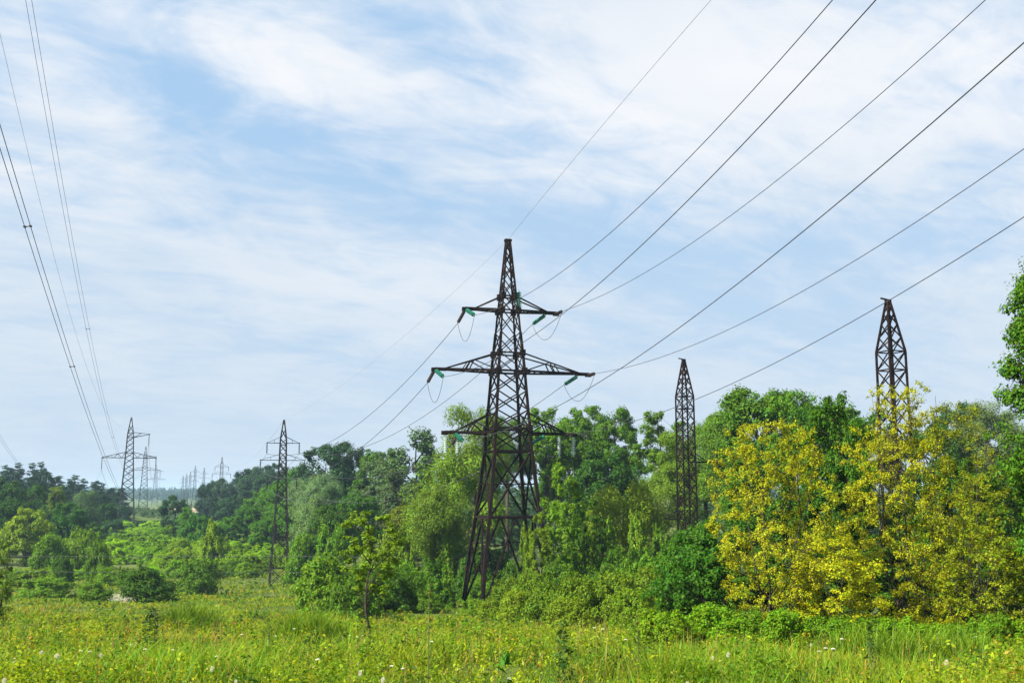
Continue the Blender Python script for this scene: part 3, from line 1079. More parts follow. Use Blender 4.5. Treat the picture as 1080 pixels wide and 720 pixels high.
def plant_at(X, D, top_z, width, species, color, name, label, group=None, cat=None, var=None, jit=0.12, depth=None):
    z = float(terr(X, D)) - 0.1
    ms_ = species if isinstance(species, tuple) else SP[species][(var if var is not None else rg.randrange(99)) % len(SP[species])]
    tm, cm, H, W = ms_
    root = empty(name, (X, D, z), rg.uniform(0, 6.28) if not isinstance(species, tuple) else 0)
    s = width / W
    sz, lift = (top_z - z) / H, 0.0
    if isinstance(species, str) and species not in ('bush', 'shoots') and sz > s * 1.2:
        s *= 1.22
        lift = max(0.0, top_z - z - H * s * 1.12)      # a bare bole below the crown, hidden in the thicket
        lift = min(lift, H * s * 1.9); sz = (top_z - z - lift) / H
    root.scale = (s, (depth / W) if depth else s, sz)
    tag(root, label, cat or ('tree' if 'tree' in name else 'shrub'), group)
    if lift > 0:
        tm = long_trunk(tm, H, lift / sz)
    tk = link('trunk' if 'tree' in name else 'stems', tm, root)
    c = link('crown' if 'tree' in name else 'foliage', cm, root)
    tk.location.z = c.location.z = lift / sz
    j = 1 + rg.uniform(-jit, jit)
    color = vivid(color) if color not in (LIGHT, LIME, YELLOW, PINE) else color
    c.color = (color[0] * j * (1 + rg.uniform(-.08, .08)), color[1] * j, color[2] * j, 1)
    return root


def plant(px, py, wpx, D, species, color, name, label, group=None, **kw):
    t = at(px, py, D)
    return plant_at(t.x, D, t.z, wpx * D / F, species, color, name, label, group, **kw)


DARK = (0.022, 0.058, 0.016); PINE = (0.022, 0.055, 0.020); MID = (0.060, 0.135, 0.010); LIGHT = (0.145, 0.235, 0.008)
LIME = (0.165, 0.27, 0.008); WILLOW = (0.12, 0.18, 0.04); SILVER = (0.115, 0.185, 0.105); BLUEG = (0.030, 0.072, 0.034)
YELLOW = (0.34, 0.34, 0.010); OLIVE = (0.13, 0.13, 0.018)


def vivid(c):
    """Leaf pigment: a little deeper in blue, a little brighter in green."""
    return (c[0] * 1.40, c[1] * 1.45, c[2] * 0.36) if c[2] < 0.35 * c[1] else (c[0] * 1.2, c[1] * 1.22, c[2] * 0.85)


# ---------------- left: wooded hill
G1 = 'dark pines on the wooded hill to the left'
LAB1 = 'dark pine in the hilltop wood left of the big grey pylon'
sky_l = [(-60, 478), (0, 487), (30, 484), (52, 487), (66, 496), (80, 500), (100, 503), (118, 507), (134, 511)]
for row, (n, D0, dy) in enumerate(((19, 380, 0), (15, 335, 9), (12, 300, 20))):
    for i in range(n):
        x = -50 + (185 - row * 22) * (i + rg.uniform(0.1, 0.9)) / n
        y = np.interp(x, [p[0] for p in sky_l], [p[1] for p in sky_l]) + dy + rg.uniform(-2, 6)
        D = D0 + rg.uniform(-14, 14)
        plant(x, y, rg.uniform(24, 34), D, 'pine', PINE, 'pine_tree', LAB1, G1)
G2 = 'leafy trees below the pines on the left'
LAB2 = 'rounded green tree in the wood edge below the dark pines on the left'
for (x, y, w, D, sp, c) in [(-30, 500, 60, 250, 'broad', DARK), (4, 502, 44, 240, 'broad', DARK), (34, 510, 44, 250, 'broad', (0.03, 0.075, 0.018)),
                            (14, 522, 40, 215, 'broad', DARK), (56, 517, 34, 262, 'broad', DARK), (113, 528, 26, 290, 'tall', DARK),
                            (92, 548, 30, 235, 'broad', DARK), (128, 530, 18, 330, 'broad', BLUEG), (50, 534, 30, 230, 'broad', DARK),
                            (120, 546, 24, 260, 'broad', BLUEG), (150, 548, 22, 330, 'broad', BLUEG), (-40, 530, 60, 190, 'broad', DARK)]:
    plant(x, y, w, D, sp, c, 'broadleaf_tree', LAB2, G2)
plant(61, 510, 18, 245, 'tall', (0.085, 0.13, 0.035), 'broadleaf_tree', 'small pale yellow green tree poking up against the dark pines on the left')
plant(91, 517, 26, 270, 'billow', (0.07, 0.12, 0.06), 'broadleaf_tree', 'soft grey green round tree in front of the pines, right of the pale one')
plant(73, 528, 40, 225, 'broad', (0.028, 0.085, 0.016), 'broadleaf_tree', 'deep green rounded tree behind the bushes, right of the yellow green one')
plant(31, 534, 40, 190, 'broad', LIME, 'broadleaf_tree', 'bright yellow green tree in front of the dark wood on the left')

# ---------------- middle: wooded hill right of the valley gap
G3 = 'dark trees on the wooded hill in the middle'
LAB3 = 'dark tree in the wood on the hill around the small grey pylon'
sky_m = [(205, 514), (215, 508), (230, 503), (247, 497), (262, 493), (276, 488), (290, 490), (302, 486), (320, 482)]
for row, (n, D0, dy, lo) in enumerate(((12, 400, 0, 207), (11, 360, 8, 222), (10, 325, 18, 232))):
    for i in range(n):
        x = lo + (322 - lo) * (i + rg.uniform(0.1, 0.9)) / n
        y = np.interp(x, [p[0] for p in sky_m], [p[1] for p in sky_m]) + dy + rg.uniform(-2, 5)
        plant(x, y, rg.uniform(17, 27), D0 + rg.uniform(-14, 14), 'pine' if rg.random() < .6 else 'broad', PINE if rg.random() < .6 else BLUEG, 'hill_tree', LAB3, G3)
G4 = 'brighter trees at the foot of the middle hill'
LAB4 = 'bright green tree at the foot of the wooded hill, left of the slim pylon'
for (x, y, w, D) in [(305, 500, 34, 240), (290, 508, 32, 250), (275, 518, 30, 250), (262, 530, 28, 245), (312, 520, 32, 215), (295, 532, 30, 220), (245, 543, 30, 240), (278, 545, 30, 215), (318, 488, 30, 262)]:
    plant(x, y, w, D, 'broad', (0.045, 0.115, 0.016), 'broadleaf_tree', LAB4, G4)
plant(186, 521, 34, 285, 'broad', (0.024, 0.062, 0.024), 'broadleaf_tree', 'dark round tree standing alone in front of the sandy bank')
plant(196, 534, 20, 262, 'tall', (0.05, 0.13, 0.02), 'broadleaf_tree', 'bright green young tree at the foot of the dark round one')

# ---------------- valley bushes on the left
G5 = 'bushes across the valley floor'
LAB5 = 'leafy bush in the thicket on the valley floor around the big grey pylon'
for (n, D0, x0, x1, yt, h) in ((13, 385, 112, 205, 549, 2), (14, 330, 98, 235, 551, 3), (12, 285, 100, 220, 556, 3), (13, 250, 100, 320, 563, 3), (15, 215, 40, 330, 569, 4), (14, 192, 40, 325, 576, 4), (8, 152, -20, 170, 598, 3)):
    for i in range(n):
        x = x0 + (x1 - x0) * (i + rg.uniform(0.05, 0.95)) / n
        c = rg.choice([(0.16, 0.27, 0.012), (0.14, 0.26, 0.012), (0.11, 0.21, 0.016), (0.10, 0.19, 0.014), LIME, (0.12, 0.22, 0.02)])
        plant(x, yt + rg.uniform(-h, h), rg.uniform(26, 46), D0 + rg.uniform(-9, 9), rg.choice(['bush', 'bush', 'shoots']), c, 'valley_bush', LAB5, G5)
plant(88, 555, 46, 175, 'bush', (0.10, 0.17, 0.02), 'large_bush', 'biggest domed light green bush, just left of the big grey pylon foot')
plant(55, 561, 40, 168, 'bush', (0.075, 0.15, 0.018), 'large_bush', 'domed light green bush beside the biggest one, on its left')
plant(106, 569, 26, 150, 'bush', (0.07, 0.135, 0.018), 'large_bush', 'small rounded bush in front of the biggest domed one')
plant(226, 549, 40, 180, 'shoots', (0.105, 0.165, 0.02), 'large_bush', 'tall yellow green bush with upright shoots, midway between the two left pylons')
plant(210, 541, 36, 235, 'bush', (0.035, 0.10, 0.016), 'large_bush', 'dark green dome of leaves behind the yellow green upright bush')
plant(68, 584, 20, 140, 'bush', (0.03, 0.07, 0.018), 'small_bush', 'small dark green round bush in the pale grass on the left')
plant(155, 597, 66, 106, 'bush', (0.035, 0.075, 0.016), 'large_bush', 'broad dark green bush standing apart at the meadow edge, left side')
plant(100, 612, 40, 104, 'bush', (0.06, 0.12, 0.018), 'small_bush', 'low bright green bush touching the broad dark bush')
plant(50, 607, 60, 116, 'bush', (0.075, 0.14, 0.02), 'small_bush', 'long low bush at the meadow edge near the left frame side')
plant(210, 588, 46, 128, 'bush', (0.055, 0.115, 0.018), 'small_bush', 'rounded bush on the meadow edge behind the broad dark one')
G6 = 'hedge of bushes before the slim pylon'
LAB6 = 'dark based bush in the hedge along the meadow edge, left of the slim pylon'
for x in list(range(176, 340, 11)):
    plant(x + rg.uniform(-3, 3), 581 + rg.uniform(-3, 4), rg.uniform(30, 42), 182 + rg.uniform(-4, 5), rg.choice(['bush', 'bush', 'shoots']), rg.choice([(0.09, 0.165, 0.016), (0.12, 0.21, 0.014), (0.08, 0.15, 0.016)]), 'valley_bush', LAB6, G6)
for x in (188, 203, 219, 233, 246, 259, 271, 318, 330):
    plant(x + rg.uniform(-3, 3), 592 + rg.uniform(-3, 3), rg.uniform(24, 34), 164 + rg.uniform(-4, 4), 'bush', rg.choice([(0.05, 0.10, 0.016), (0.09, 0.17, 0.014)]), 'valley_bush', LAB6, G6)

# ---------------- belt of tall trees behind the tall pylon
plant(345, 466, 56, 205, 'broad', BLUEG, 'broadleaf_tree', 'dark bluish green tree top just right of the slim pylon')
plant(370, 464, 40, 210, 'broad', (0.03, 0.065, 0.03), 'broadleaf_tree', 'dark tree merging with the bluish one, its right half')
plant(322, 500, 30, 178, 'billow', SILVER, 'willow_tree', 'pale silvery willow crown, the left one beside the slim pylon')
plant(338, 496, 36, 172, 'billow', SILVER, 'willow_tree', 'pale silvery willow crown under the dark bluish tree')
plant(334, 523, 40, 160, 'billow', (0.10, 0.17, 0.075), 'willow_tree', 'lower silvery willow in front of the other two')
plant(376, 515, 44, 158, 'broad', (0.035, 0.085, 0.016), 'broadleaf_tree', 'dark green tree directly behind the small yellow green sapling')
plant(352, 528, 40, 148, 'broad', (0.03, 0.075, 0.016), 'broadleaf_tree', 'dark green tree right of the lower silvery willow')
plant(394, 470, 34, 200, 'tall', (0.045, 0.10, 0.018), 'broadleaf_tree', 'green narrow tree between the bluish trees and the grey green poplars')
plant(404, 474, 36, 185, 'tall', (0.065, 0.105, 0.05), 'poplar_tree', 'grey green poplar, the lower and left one of two')
plant(438, 450, 54, 180, 'tall', (0.055, 0.10, 0.042), 'poplar_tree', 'tall grey green poplar left of the rust brown pylon')
plant(422, 492, 44, 165, 'tall', (0.05, 0.085, 0.04), 'poplar_tree', 'grey green poplar low between the two tall ones')
plant(432, 528, 40, 135, 'broad', (0.075, 0.10, 0.022), 'broadleaf_tree', 'dull olive tree under the poplars')
plant(501, 428, 62, 125, 'billow', (0.085, 0.145, 0.032), 'willow_tree', 'tall green willow rising right behind the rust brown pylon')
plant(480, 478, 74, 112, 'billow', (0.10, 0.16, 0.04), 'willow_tree', 'broad billowy light willow at the left of the rust brown pylon', var=0)
plant(462, 510, 46, 105, 'billow', (0.085, 0.14, 0.038), 'willow_tree', 'low billowy willow lobe in front of the broad one')
plant(535, 440, 40, 140, 'billow', (0.06, 0.11, 0.03), 'willow_tree', 'willow crown seen through the lattice of the rust brown pylon')
plant(576, 428, 52, 142, 'broad', (0.06, 0.125, 0.018), 'broadleaf_tree', 'leftmost of three round topped trees right of the rust brown pylon')
plant(617, 426, 44, 140, 'broad', (0.05, 0.11, 0.018), 'broadleaf_tree', 'middle one of three round topped trees right of the rust brown pylon')
plant(648, 428, 48, 138, 'broad', (0.05, 0.105, 0.018), 'broadleaf_tree', 'rightmost of three round topped trees, beside the gap of sky')
plant(600, 452, 60, 150, 'broad', (0.035, 0.085, 0.02), 'broadleaf_tree', 'dark tree filling in under the three round topped trees')
plant(633, 470, 60, 130, 'broad', DARK, 'broadleaf_tree', 'shaded dark tree below the rightmost round topped one')
plant(668, 484, 44, 135, 'broad', (0.03, 0.085, 0.016), 'broadleaf_tree', 'dark green low tree under the gap of sky')
plant(695, 431, 46, 128, 'openb', (0.055, 0.11, 0.022), 'broadleaf_tree', 'loose open tree just left of the pointed lattice mast')
plant(713, 455, 50, 124, 'billow', (0.065, 0.12, 0.026), 'willow_tree', 'willow behind the pointed lattice mast')
plant(742, 446, 50, 126, 'billow', (0.06, 0.12, 0.026), 'willow_tree', 'soft willow just right of the pointed lattice mast')
plant(700, 492, 50, 116, 'billow', (0.085, 0.14, 0.034), 'willow_tree', 'pale willow low at the left of the pointed lattice mast')
plant(656, 503, 58, 98, 'billow', (0.12, 0.18, 0.026), 'willow_tree', 'bright light green rounded tree between the rust brown pylon and the lattice mast')
plant(686, 524, 46, 108, 'billow', (0.11, 0.15, 0.065), 'willow_tree', 'pale grey green round willow bush left of the mast foot')
plant(764, 428, 46, 112, 'billow', (0.065, 0.12, 0.026), 'willow_tree', 'willow crown between the mast and the taller green tree', var=1)
plant(797, 400, 72, 92, 'broad', (0.055, 0.115, 0.02), 'broadleaf_tree', 'tall green tree with uneven top left of the yellow tree', var=0)
plant(832, 404, 60, 90, 'broad', (0.05, 0.115, 0.018), 'broadleaf_tree', 'green tree right of the tall uneven topped one')
plant(774, 462, 56, 113, 'billow', (0.07, 0.13, 0.028), 'willow_tree', 'soft willow lower down behind the yellow leaves')
plant(802, 462, 70, 62, 'broad', (0.04, 0.095, 0.016), 'broadleaf_tree', 'green tree right behind the left bushy yellow lobe')
plant(860, 420, 60, 80, 'broad', (0.035, 0.09, 0.016), 'broadleaf_tree', 'dark broadleaf tree partly behind the deep green one')
plant(1008, 420, 46, 135, 'broad', (0.04, 0.085, 0.035), 'broadleaf_tree', 'bluish green far tree top right of the yellow tree')
plant(1036, 424, 52, 128, 'billow', (0.10, 0.15, 0.055), 'willow_tree', 'pale green far willow in the gap beside the tree at the frame edge')
plant(1068, 436, 52, 130, 'billow', (0.09, 0.14, 0.05), 'willow_tree', 'pale green far willow behind the tree at the frame edge')
plant(985, 440, 60, 110, 'broad', (0.035, 0.08, 0.02), 'broadleaf_tree', 'dark tree standing behind the yellow tree on its right side')
plant(905, 425, 70, 95, 'broad', (0.035, 0.085, 0.018), 'broadleaf_tree', 'dark tree behind the yellow tree and the rear mast')
plant(1042, 486, 70, 62, 'broad', (0.04, 0.085, 0.016), 'broadleaf_tree', 'dark green tree low in the gap beside the frame edge tree')
plant(1110, 440, 70, 90, 'broad', (0.04, 0.09, 0.018), 'broadleaf_tree', 'green tree far behind the big tree at the frame edge')

# ---------------- understory around the tall pylon
G7 = 'shrubs around the feet of the tall pylon'
LAB7 = 'leafy green shrub in the thicket around the foot of the tall rust brown pylon'
for (x, y, w, D, sp, c) in [
        (352, 548, 44, 140, 'bush', MID), (322, 560, 40, 150, 'bush', MID), (410, 548, 46, 128, 'shoots', LIGHT), (430, 556, 44, 112, 'shoots', LIGHT),
        (455, 565, 44, 106, 'shoots', (0.08, 0.15, 0.02)), (398, 575, 50, 100, 'bush', LIGHT), (425, 590, 46, 92, 'bush', (0.07, 0.14, 0.018)),
        (462, 590, 48, 90, 'shoots', (0.055, 0.125, 0.018)), (472, 552, 40, 104, 'shoots', (0.085, 0.15, 0.022)), (500, 585, 46, 102, 'bush', (0.04, 0.095, 0.018)),
        (520, 575, 50, 108, 'bush', DARK), (545, 590, 44, 104, 'bush', (0.05, 0.11, 0.018)), (505, 605, 40, 99, 'bush', MID),
        (557, 560, 30, 84, 'shoots', (0.09, 0.15, 0.02)), (620, 535, 50, 104, 'bush', (0.03, 0.08, 0.016)), (640, 545, 44, 92, 'shoots', (0.09, 0.165, 0.02)),
        (672, 548, 40, 90, 'shoots', (0.10, 0.17, 0.022)), (697, 553, 46, 92, 'shoots', (0.08, 0.15, 0.02)), (655, 572, 60, 82, 'bush', (0.05, 0.11, 0.016)),
        (620, 570, 44, 84, 'shoots', (0.06, 0.125, 0.016)), (720, 560, 50, 88, 'bush', (0.05, 0.12, 0.018)), (740, 545, 46, 92, 'bush', (0.045, 0.11, 0.018)),
        (590, 590, 50, 76, 'bush', (0.055, 0.115, 0.016)), (635, 590, 50, 76, 'bush', (0.05, 0.11, 0.016)), (690, 580, 60, 74, 'bush', (0.055, 0.12, 0.016))]:
    plant(x, y, w, D, sp, c, 'thicket_shrub', LAB7, G7)
G9 = 'weedy bushes where the meadow meets the near trees'
LAB9 = 'knee high light green bush in the tall grass under the near trees'
for x in range(690, 1085, 26):
    plant(x + rg.uniform(-10, 10), (643 if x < 830 else 652) + rg.uniform(-9, 5), rg.uniform(48, 80), 29.5 + rg.uniform(-1.5, 1.5), 'bush', rg.choice([(0.10, 0.18, 0.016), (0.085, 0.165, 0.016), (0.07, 0.14, 0.016)]), 'meadow_bush', LAB9, G9)
G8 = 'low yellow green bushes along the meadow edge'
LAB8 = 'low yellow green bush in the front row where the meadow meets the thicket'
for (x, y, w, D, c) in [(500, 630, 34, 76, (0.085, 0.15, 0.018)), (575, 612, 54, 60, (0.085, 0.135, 0.018)), (610, 604, 58, 58, (0.09, 0.14, 0.018)), (650, 600, 60, 57, (0.095, 0.14, 0.02)), (690, 592, 62, 58, (0.08, 0.13, 0.018)),
                        (545, 620, 46, 62, (0.10, 0.145, 0.018)), (725, 612, 50, 54, (0.08, 0.14, 0.018)), (670, 618, 60, 50, (0.09, 0.14, 0.018)), (760, 612, 60, 50, (0.07, 0.13, 0.018)),
                        (790, 622, 56, 46, (0.075, 0.135, 0.018)), (600, 628, 50, 52, (0.10, 0.15, 0.018)), (520, 630, 40, 66, (0.09, 0.14, 0.018)), (448, 622, 34, 80, (0.07, 0.13, 0.018)), (536, 606, 44, 74, (0.08, 0.14, 0.018)), (560, 600, 44, 72, (0.09, 0.15, 0.018))]:
    plant(x, y, w, D, 'bush', c, 'meadow_bush', LAB8, G8)
plant(345, 586, 76, 78, 'bush', (0.068, 0.135, 0.018), 'large_bush', 'light green leafy bush left of the small yellow green sapling')
plant(398, 592, 86, 80, 'bush', (0.045, 0.095, 0.016), 'large_bush', 'big dark centred bush right behind the small sapling trunk')
plant(372, 600, 60, 72, 'bush', (0.055, 0.11, 0.016), 'large_bush', 'bush between the light green one and the sapling trunk')
plant(432, 598, 46, 82, 'bush', (0.06, 0.125, 0.016), 'large_bush', 'bush between the sapling and the pylon legs')

# ---------------- trees close by, each with its own mesh
ash = make_plant(101, 11, 5.4, 0.2, colm, 130, 0.55, 30000, 0.17, 0.10, lobes=3, flat=0.8, multi=3, gap=0.05, trunk_top=0.85, hollow=0.45, sub=6)
plant(594, 484, 56, 82, ash, (0.085, 0.15, 0.02), 'columnar_tree', 'upright column shaped young tree just right of the tall pylon legs')
ash2 = make_plant(102, 9, 3.6, 0.2, colm, 95, 0.45, 18000, 0.16, 0.08, lobes=3, flat=0.8, multi=2, gap=0.06, trunk_top=0.85, hollow=0.4, sub=6)
plant(569, 535, 30, 80, ash2, (0.095, 0.155, 0.02), 'columnar_tree', 'smaller light green column shaped tree against the right pylon leg')
plant(622, 520, 40, 90, ash2, (0.045, 0.10, 0.018), 'columnar_tree', 'darker slender tree right of the column shaped young tree')
sap = make_plant(103, 4.6, 2.1, 1.7, lambda h: 0.55 + 0.45 * math.sin(h * 3), 80, 0.2, 9500, 0.075, 0.05, sub=4, gap=0.05, limb_n=14, trunk_top=0.86, flat=0.7, bark=M_BARK)
t = at(391, 534, 37)
plant_at(t.x, 37, t.z, 2.5, sap, (0.085, 0.145, 0.02), 'sapling_tree', 'small lone sapling with yellow green leaves on a thin dark trunk in the meadow')
sl = make_plant(104, 6, 4, 0.4, roundp, 80, 0.45, 9000, 0.13, 0.09, gap=0.1, multi=2)
plant(-2, 562, 48, 62, sl, (0.075, 0.12, 0.035), 'broadleaf_tree', 'small grey green tree cut off by the left frame edge')

dk1 = make_plant(111, 9.5, 7, 0.6, dome, 170, 0.62, 42000, 0.15, 0.17, gap=0.05, multi=2, limb_n=14)
plant(872, 402, 104, 43, dk1, (0.035, 0.085, 0.012), 'broadleaf_tree', 'deep green tree whose crown rises left of the yellow tree top')
dk2 = make_plant(112, 5, 5, 0.3, roundp, 150, 0.5, 34000, 0.13, 0.12, gap=0.04, multi=3, limb_n=12)
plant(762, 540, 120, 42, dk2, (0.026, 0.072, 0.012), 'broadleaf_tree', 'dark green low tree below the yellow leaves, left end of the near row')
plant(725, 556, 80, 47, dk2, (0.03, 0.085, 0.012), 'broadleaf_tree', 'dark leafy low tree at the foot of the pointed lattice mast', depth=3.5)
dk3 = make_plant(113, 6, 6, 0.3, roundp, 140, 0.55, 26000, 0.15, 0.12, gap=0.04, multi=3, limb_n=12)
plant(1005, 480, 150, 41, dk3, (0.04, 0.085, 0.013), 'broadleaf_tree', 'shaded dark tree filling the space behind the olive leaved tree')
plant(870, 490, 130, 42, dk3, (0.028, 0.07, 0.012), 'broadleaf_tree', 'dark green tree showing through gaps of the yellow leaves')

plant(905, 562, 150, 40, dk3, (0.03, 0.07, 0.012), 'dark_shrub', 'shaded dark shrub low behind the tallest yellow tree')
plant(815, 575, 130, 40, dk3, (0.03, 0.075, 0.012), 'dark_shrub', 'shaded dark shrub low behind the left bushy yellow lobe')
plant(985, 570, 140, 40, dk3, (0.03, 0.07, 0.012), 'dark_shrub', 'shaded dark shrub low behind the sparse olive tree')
yl = dict(sub=5, shell=0.95, flat=0.8, limb_n=26, up=0.7, outw=0.4, mat=M_YLEAF)
y1 = make_plant(121, 6.6, 4.6, 0.25, lambda h: 0.6 + 0.5 * math.sin(min(1, h * 1.1) * 2.9), 560, 0.27, 60000, 0.057, 0.07, multi=4, gap=0.20, hollow=0.35, trunk_top=0.85, **yl)
plant(812, 436, 146, 32.5, y1, YELLOW, 'yellow_leaved_tree', 'left bushy lobe of bright yellow leaves, nearest the lattice mast')
y2 = make_plant(122, 8.0, 5.0, 0.3, lambda h: 0.65 + 0.45 * math.sin(min(1, h * 1.15) * 2.8) if h < .8 else 1.1 - h * .6, 580, 0.26, 54000, 0.057, 0.075, multi=5, gap=0.24, hollow=0.3, trunk_top=0.92, **yl)
plant(940, 395, 156, 34, y2, (0.26, 0.235, 0.02), 'yellow_leaved_tree', 'tallest yellow leaved tree, in front of the rear lattice mast')
y3 = make_plant(123, 7.4, 4.4, 0.3, lambda h: 0.7 + 0.35 * math.sin(h * 3) if h < .8 else 1.2 - h * .75, 420, 0.26, 28000, 0.057, 0.06, multi=5, gap=0.24, hollow=0.25, trunk_top=0.95, **yl)
plant(1003, 415, 135, 33, y3, (0.165, 0.16, 0.018), 'yellow_leaved_tree', 'thin olive yellow tree with sparse wispy top and dark bare stems')
y4 = make_plant(124, 4.2, 3.0, 0.1, roundp, 220, 0.26, 18000, 0.066, 0.04, multi=5, gap=0.12, hollow=0.3, **yl)
plant(880, 560, 110, 31, y4, (0.26, 0.235, 0.02), 'yellow_leaved_shrub', 'yellow leaved shrub at the foot of the yellow trees, meadow side')
plant(1040, 545, 110, 31, y4, (0.15, 0.16, 0.018), 'olive_leaved_shrub', 'olive green shrub at the foot of the sparse tree')
edge = make_plant(131, 12.5, 5.2, 0.4, lambda h: 0.95 if h < .72 else 0.95 * math.sqrt(max(0.02, 1 - ((h - .72) / .29) ** 2)), 420, 0.55, 105000, 0.115, 0.2, gap=0.0, limb_n=30, flat=0.7, hollow=0.7, lamp=0.8)
t = at(1127, 226, 29)
plant_at(t.x, 29, t.z, 4.2, edge, (0.046, 0.108, 0.014), 'broadleaf_tree', 'tall near tree with glossy green leaves at the right frame edge')
plant(1085, 560, 70, 32, dk2, (0.05, 0.105, 0.014), 'broadleaf_tree', 'green bush tree at the foot of the tall tree at the frame edge')

# ---------------- far woods as one mass
def far_woods():
    rs = np.random.RandomState(5)
    Ps, Ns, Ss, Cs = [], [], [], []
    def add(X, D, h, w, per, leaf, c):
        n = len(X)
        Z = terr(X, D)
        d, o = ball(rs, n * per, 0.4)
        base = np.repeat(np.stack([X, D, Z + h * 0.55], 1), per, 0)
        sc = np.stack([np.repeat(w / 2, per), np.repeat(w / 2, per), np.repeat(h * 0.48, per)], 1)
        o = o.copy(); o[:, :2] *= np.clip(1.15 - (o[:, 2:3] + 1) * 0.42, 0.15, 1)
        Ps.append(base + o * sc); Ns.append(d + np.array([0, 0, .6]) + rs.normal(size=d.shape) * .4)
        Ss.append(leaf * (0.6 + 0.8 * rs.rand(n * per))); Cs.append(np.repeat(c, per, 0) * (0.8 + 0.4 * rs.rand(n * per, 1)))
    def cols(n, a):
        a = np.array(a)[None, :]
        return a * (0.75 + 0.5 * rs.rand(n, 1))
    n = 2600     # the ridge that closes the valley
    D = 1500 + 900 * rs.rand(n); X = (rs.rand(n) - 0.5) * 1.3 * D
    add(X, D, 13 + 6 * rs.rand(n), 12 + 6 * rs.rand(n), 60, 3.2, cols(n, (0.028, 0.058, 0.026)))
    n = 1500     # woods on both sides of the open strip
    D = 470 + 800 * rs.rand(n) ** 1.3
    sidex = np.where(rs.rand(n) < 0.5, -1, 1)
    ctr = -0.338 * D
    X = ctr + sidex * (10 + 0.030 * D + rs.rand(n) ** 1.2 * 0.28 * D)
    ok = ~((np.abs(D - 570) < 62) & (X > -228) & (X < -165))
    ok &= ~((D < 560) & (X > -225) & (X < -150))
    X, D = X[ok], D[ok]; n = len(X)
    add(X, D, 8 + 6 * rs.rand(n), 7 + 5 * rs.rand(n), 90, 1.5, cols(n, (0.03, 0.065, 0.026)))
    n = 260      # scrub in the open strip
    D = 410 + 80 * rs.rand(n); X = -0.335 * D + (rs.rand(n) - .5) * 80
    add(X, D, 1.2 + 1.5 * rs.rand(n), 4 + 3 * rs.rand(n), 60, 0.7, cols(n, (0.055, 0.10, 0.03)))
    n = 520      # wood behind the belt on the right
    D = 170 + 160 * rs.rand(n); X = D * (-0.16 + 0.86 * rs.rand(n))
    add(X, D, 11 + 5 * rs.rand(n), 8 + 4 * rs.rand(n), 170, 0.9, cols(n, (0.034, 0.075, 0.022)))
    P = np.concatenate(Ps); Nn = np.concatenate(Ns); S = np.concatenate(Ss); C = np.concatenate(Cs)
    v = leaf_cloud(rs, P, Nn, S, 0.75)
    o = link('distant_woods', npmesh('distant_woods', v, np.arange(len(v)), np.full(len(P), 4), M_GRASS, tint=np.repeat(C, 4, 0)))
    tag(o, kind='stuff')


far_woods()

# ---------------- meadow
def sample_strip(rs, n, d0, d1, lo, hi):
    D = np.sqrt(d0 * d0 + (d1 * d1 - d0 * d0) * rs.rand(n))
    return (lo + (hi - lo) * rs.rand(n)) * (D + 3), D


PATCH = lambda X, D: 0.5 * vnoise(X, D, 5.5, 1) + 0.3 * vnoise(X, D, 2.2, 2) + 0.2 * vnoise(X, D, 0.8, 3)


def blades(name, rs, X, D, h, w, tint, lean=0.35, up0=0.0, bend=0.5):
    n = len(X)
    Z = terr(X, D) - 0.02 + up0
    a = rs.rand(n) * 6.283
    dirx, diry = np.cos(a), np.sin(a)
    px_, py_ = -diry, dirx
    ln = lean * (0.2 + rs.rand(n)) * h
    b = np.stack([X, D, Z], 1)
    mid = b + np.stack([dirx * ln * 0.35, diry * ln * 0.35, h * 0.58], 1)
    tip = b + np.stack([dirx * ln, diry * ln, h * (1 - 0.12 * bend * rs.rand(n))], 1)
    pr = np.stack([px_, py_, np.zeros(n)], 1) * (w[:, None] * 0.5)
    v = np.stack([b - pr, b + pr, mid + pr * 0.8, mid - pr * 0.8, tip], 1).reshape(-1, 3)
    i = np.arange(n)[:, None] * 5
    loops = np.concatenate([i + 0, i + 1, i + 2, i + 3, i + 3, i + 2, i + 4], 1)
    tot = np.tile([4, 3], n)
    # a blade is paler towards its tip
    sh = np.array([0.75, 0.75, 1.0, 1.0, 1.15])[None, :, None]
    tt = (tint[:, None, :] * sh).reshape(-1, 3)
    return npmesh(name, v, loops, tot, M_GRASS, tint=tt)


def mixc(a, b, t):
    return np.array(a)[None] * (1 - t[:, None]) + np.array(b)[None] * t[:, None]


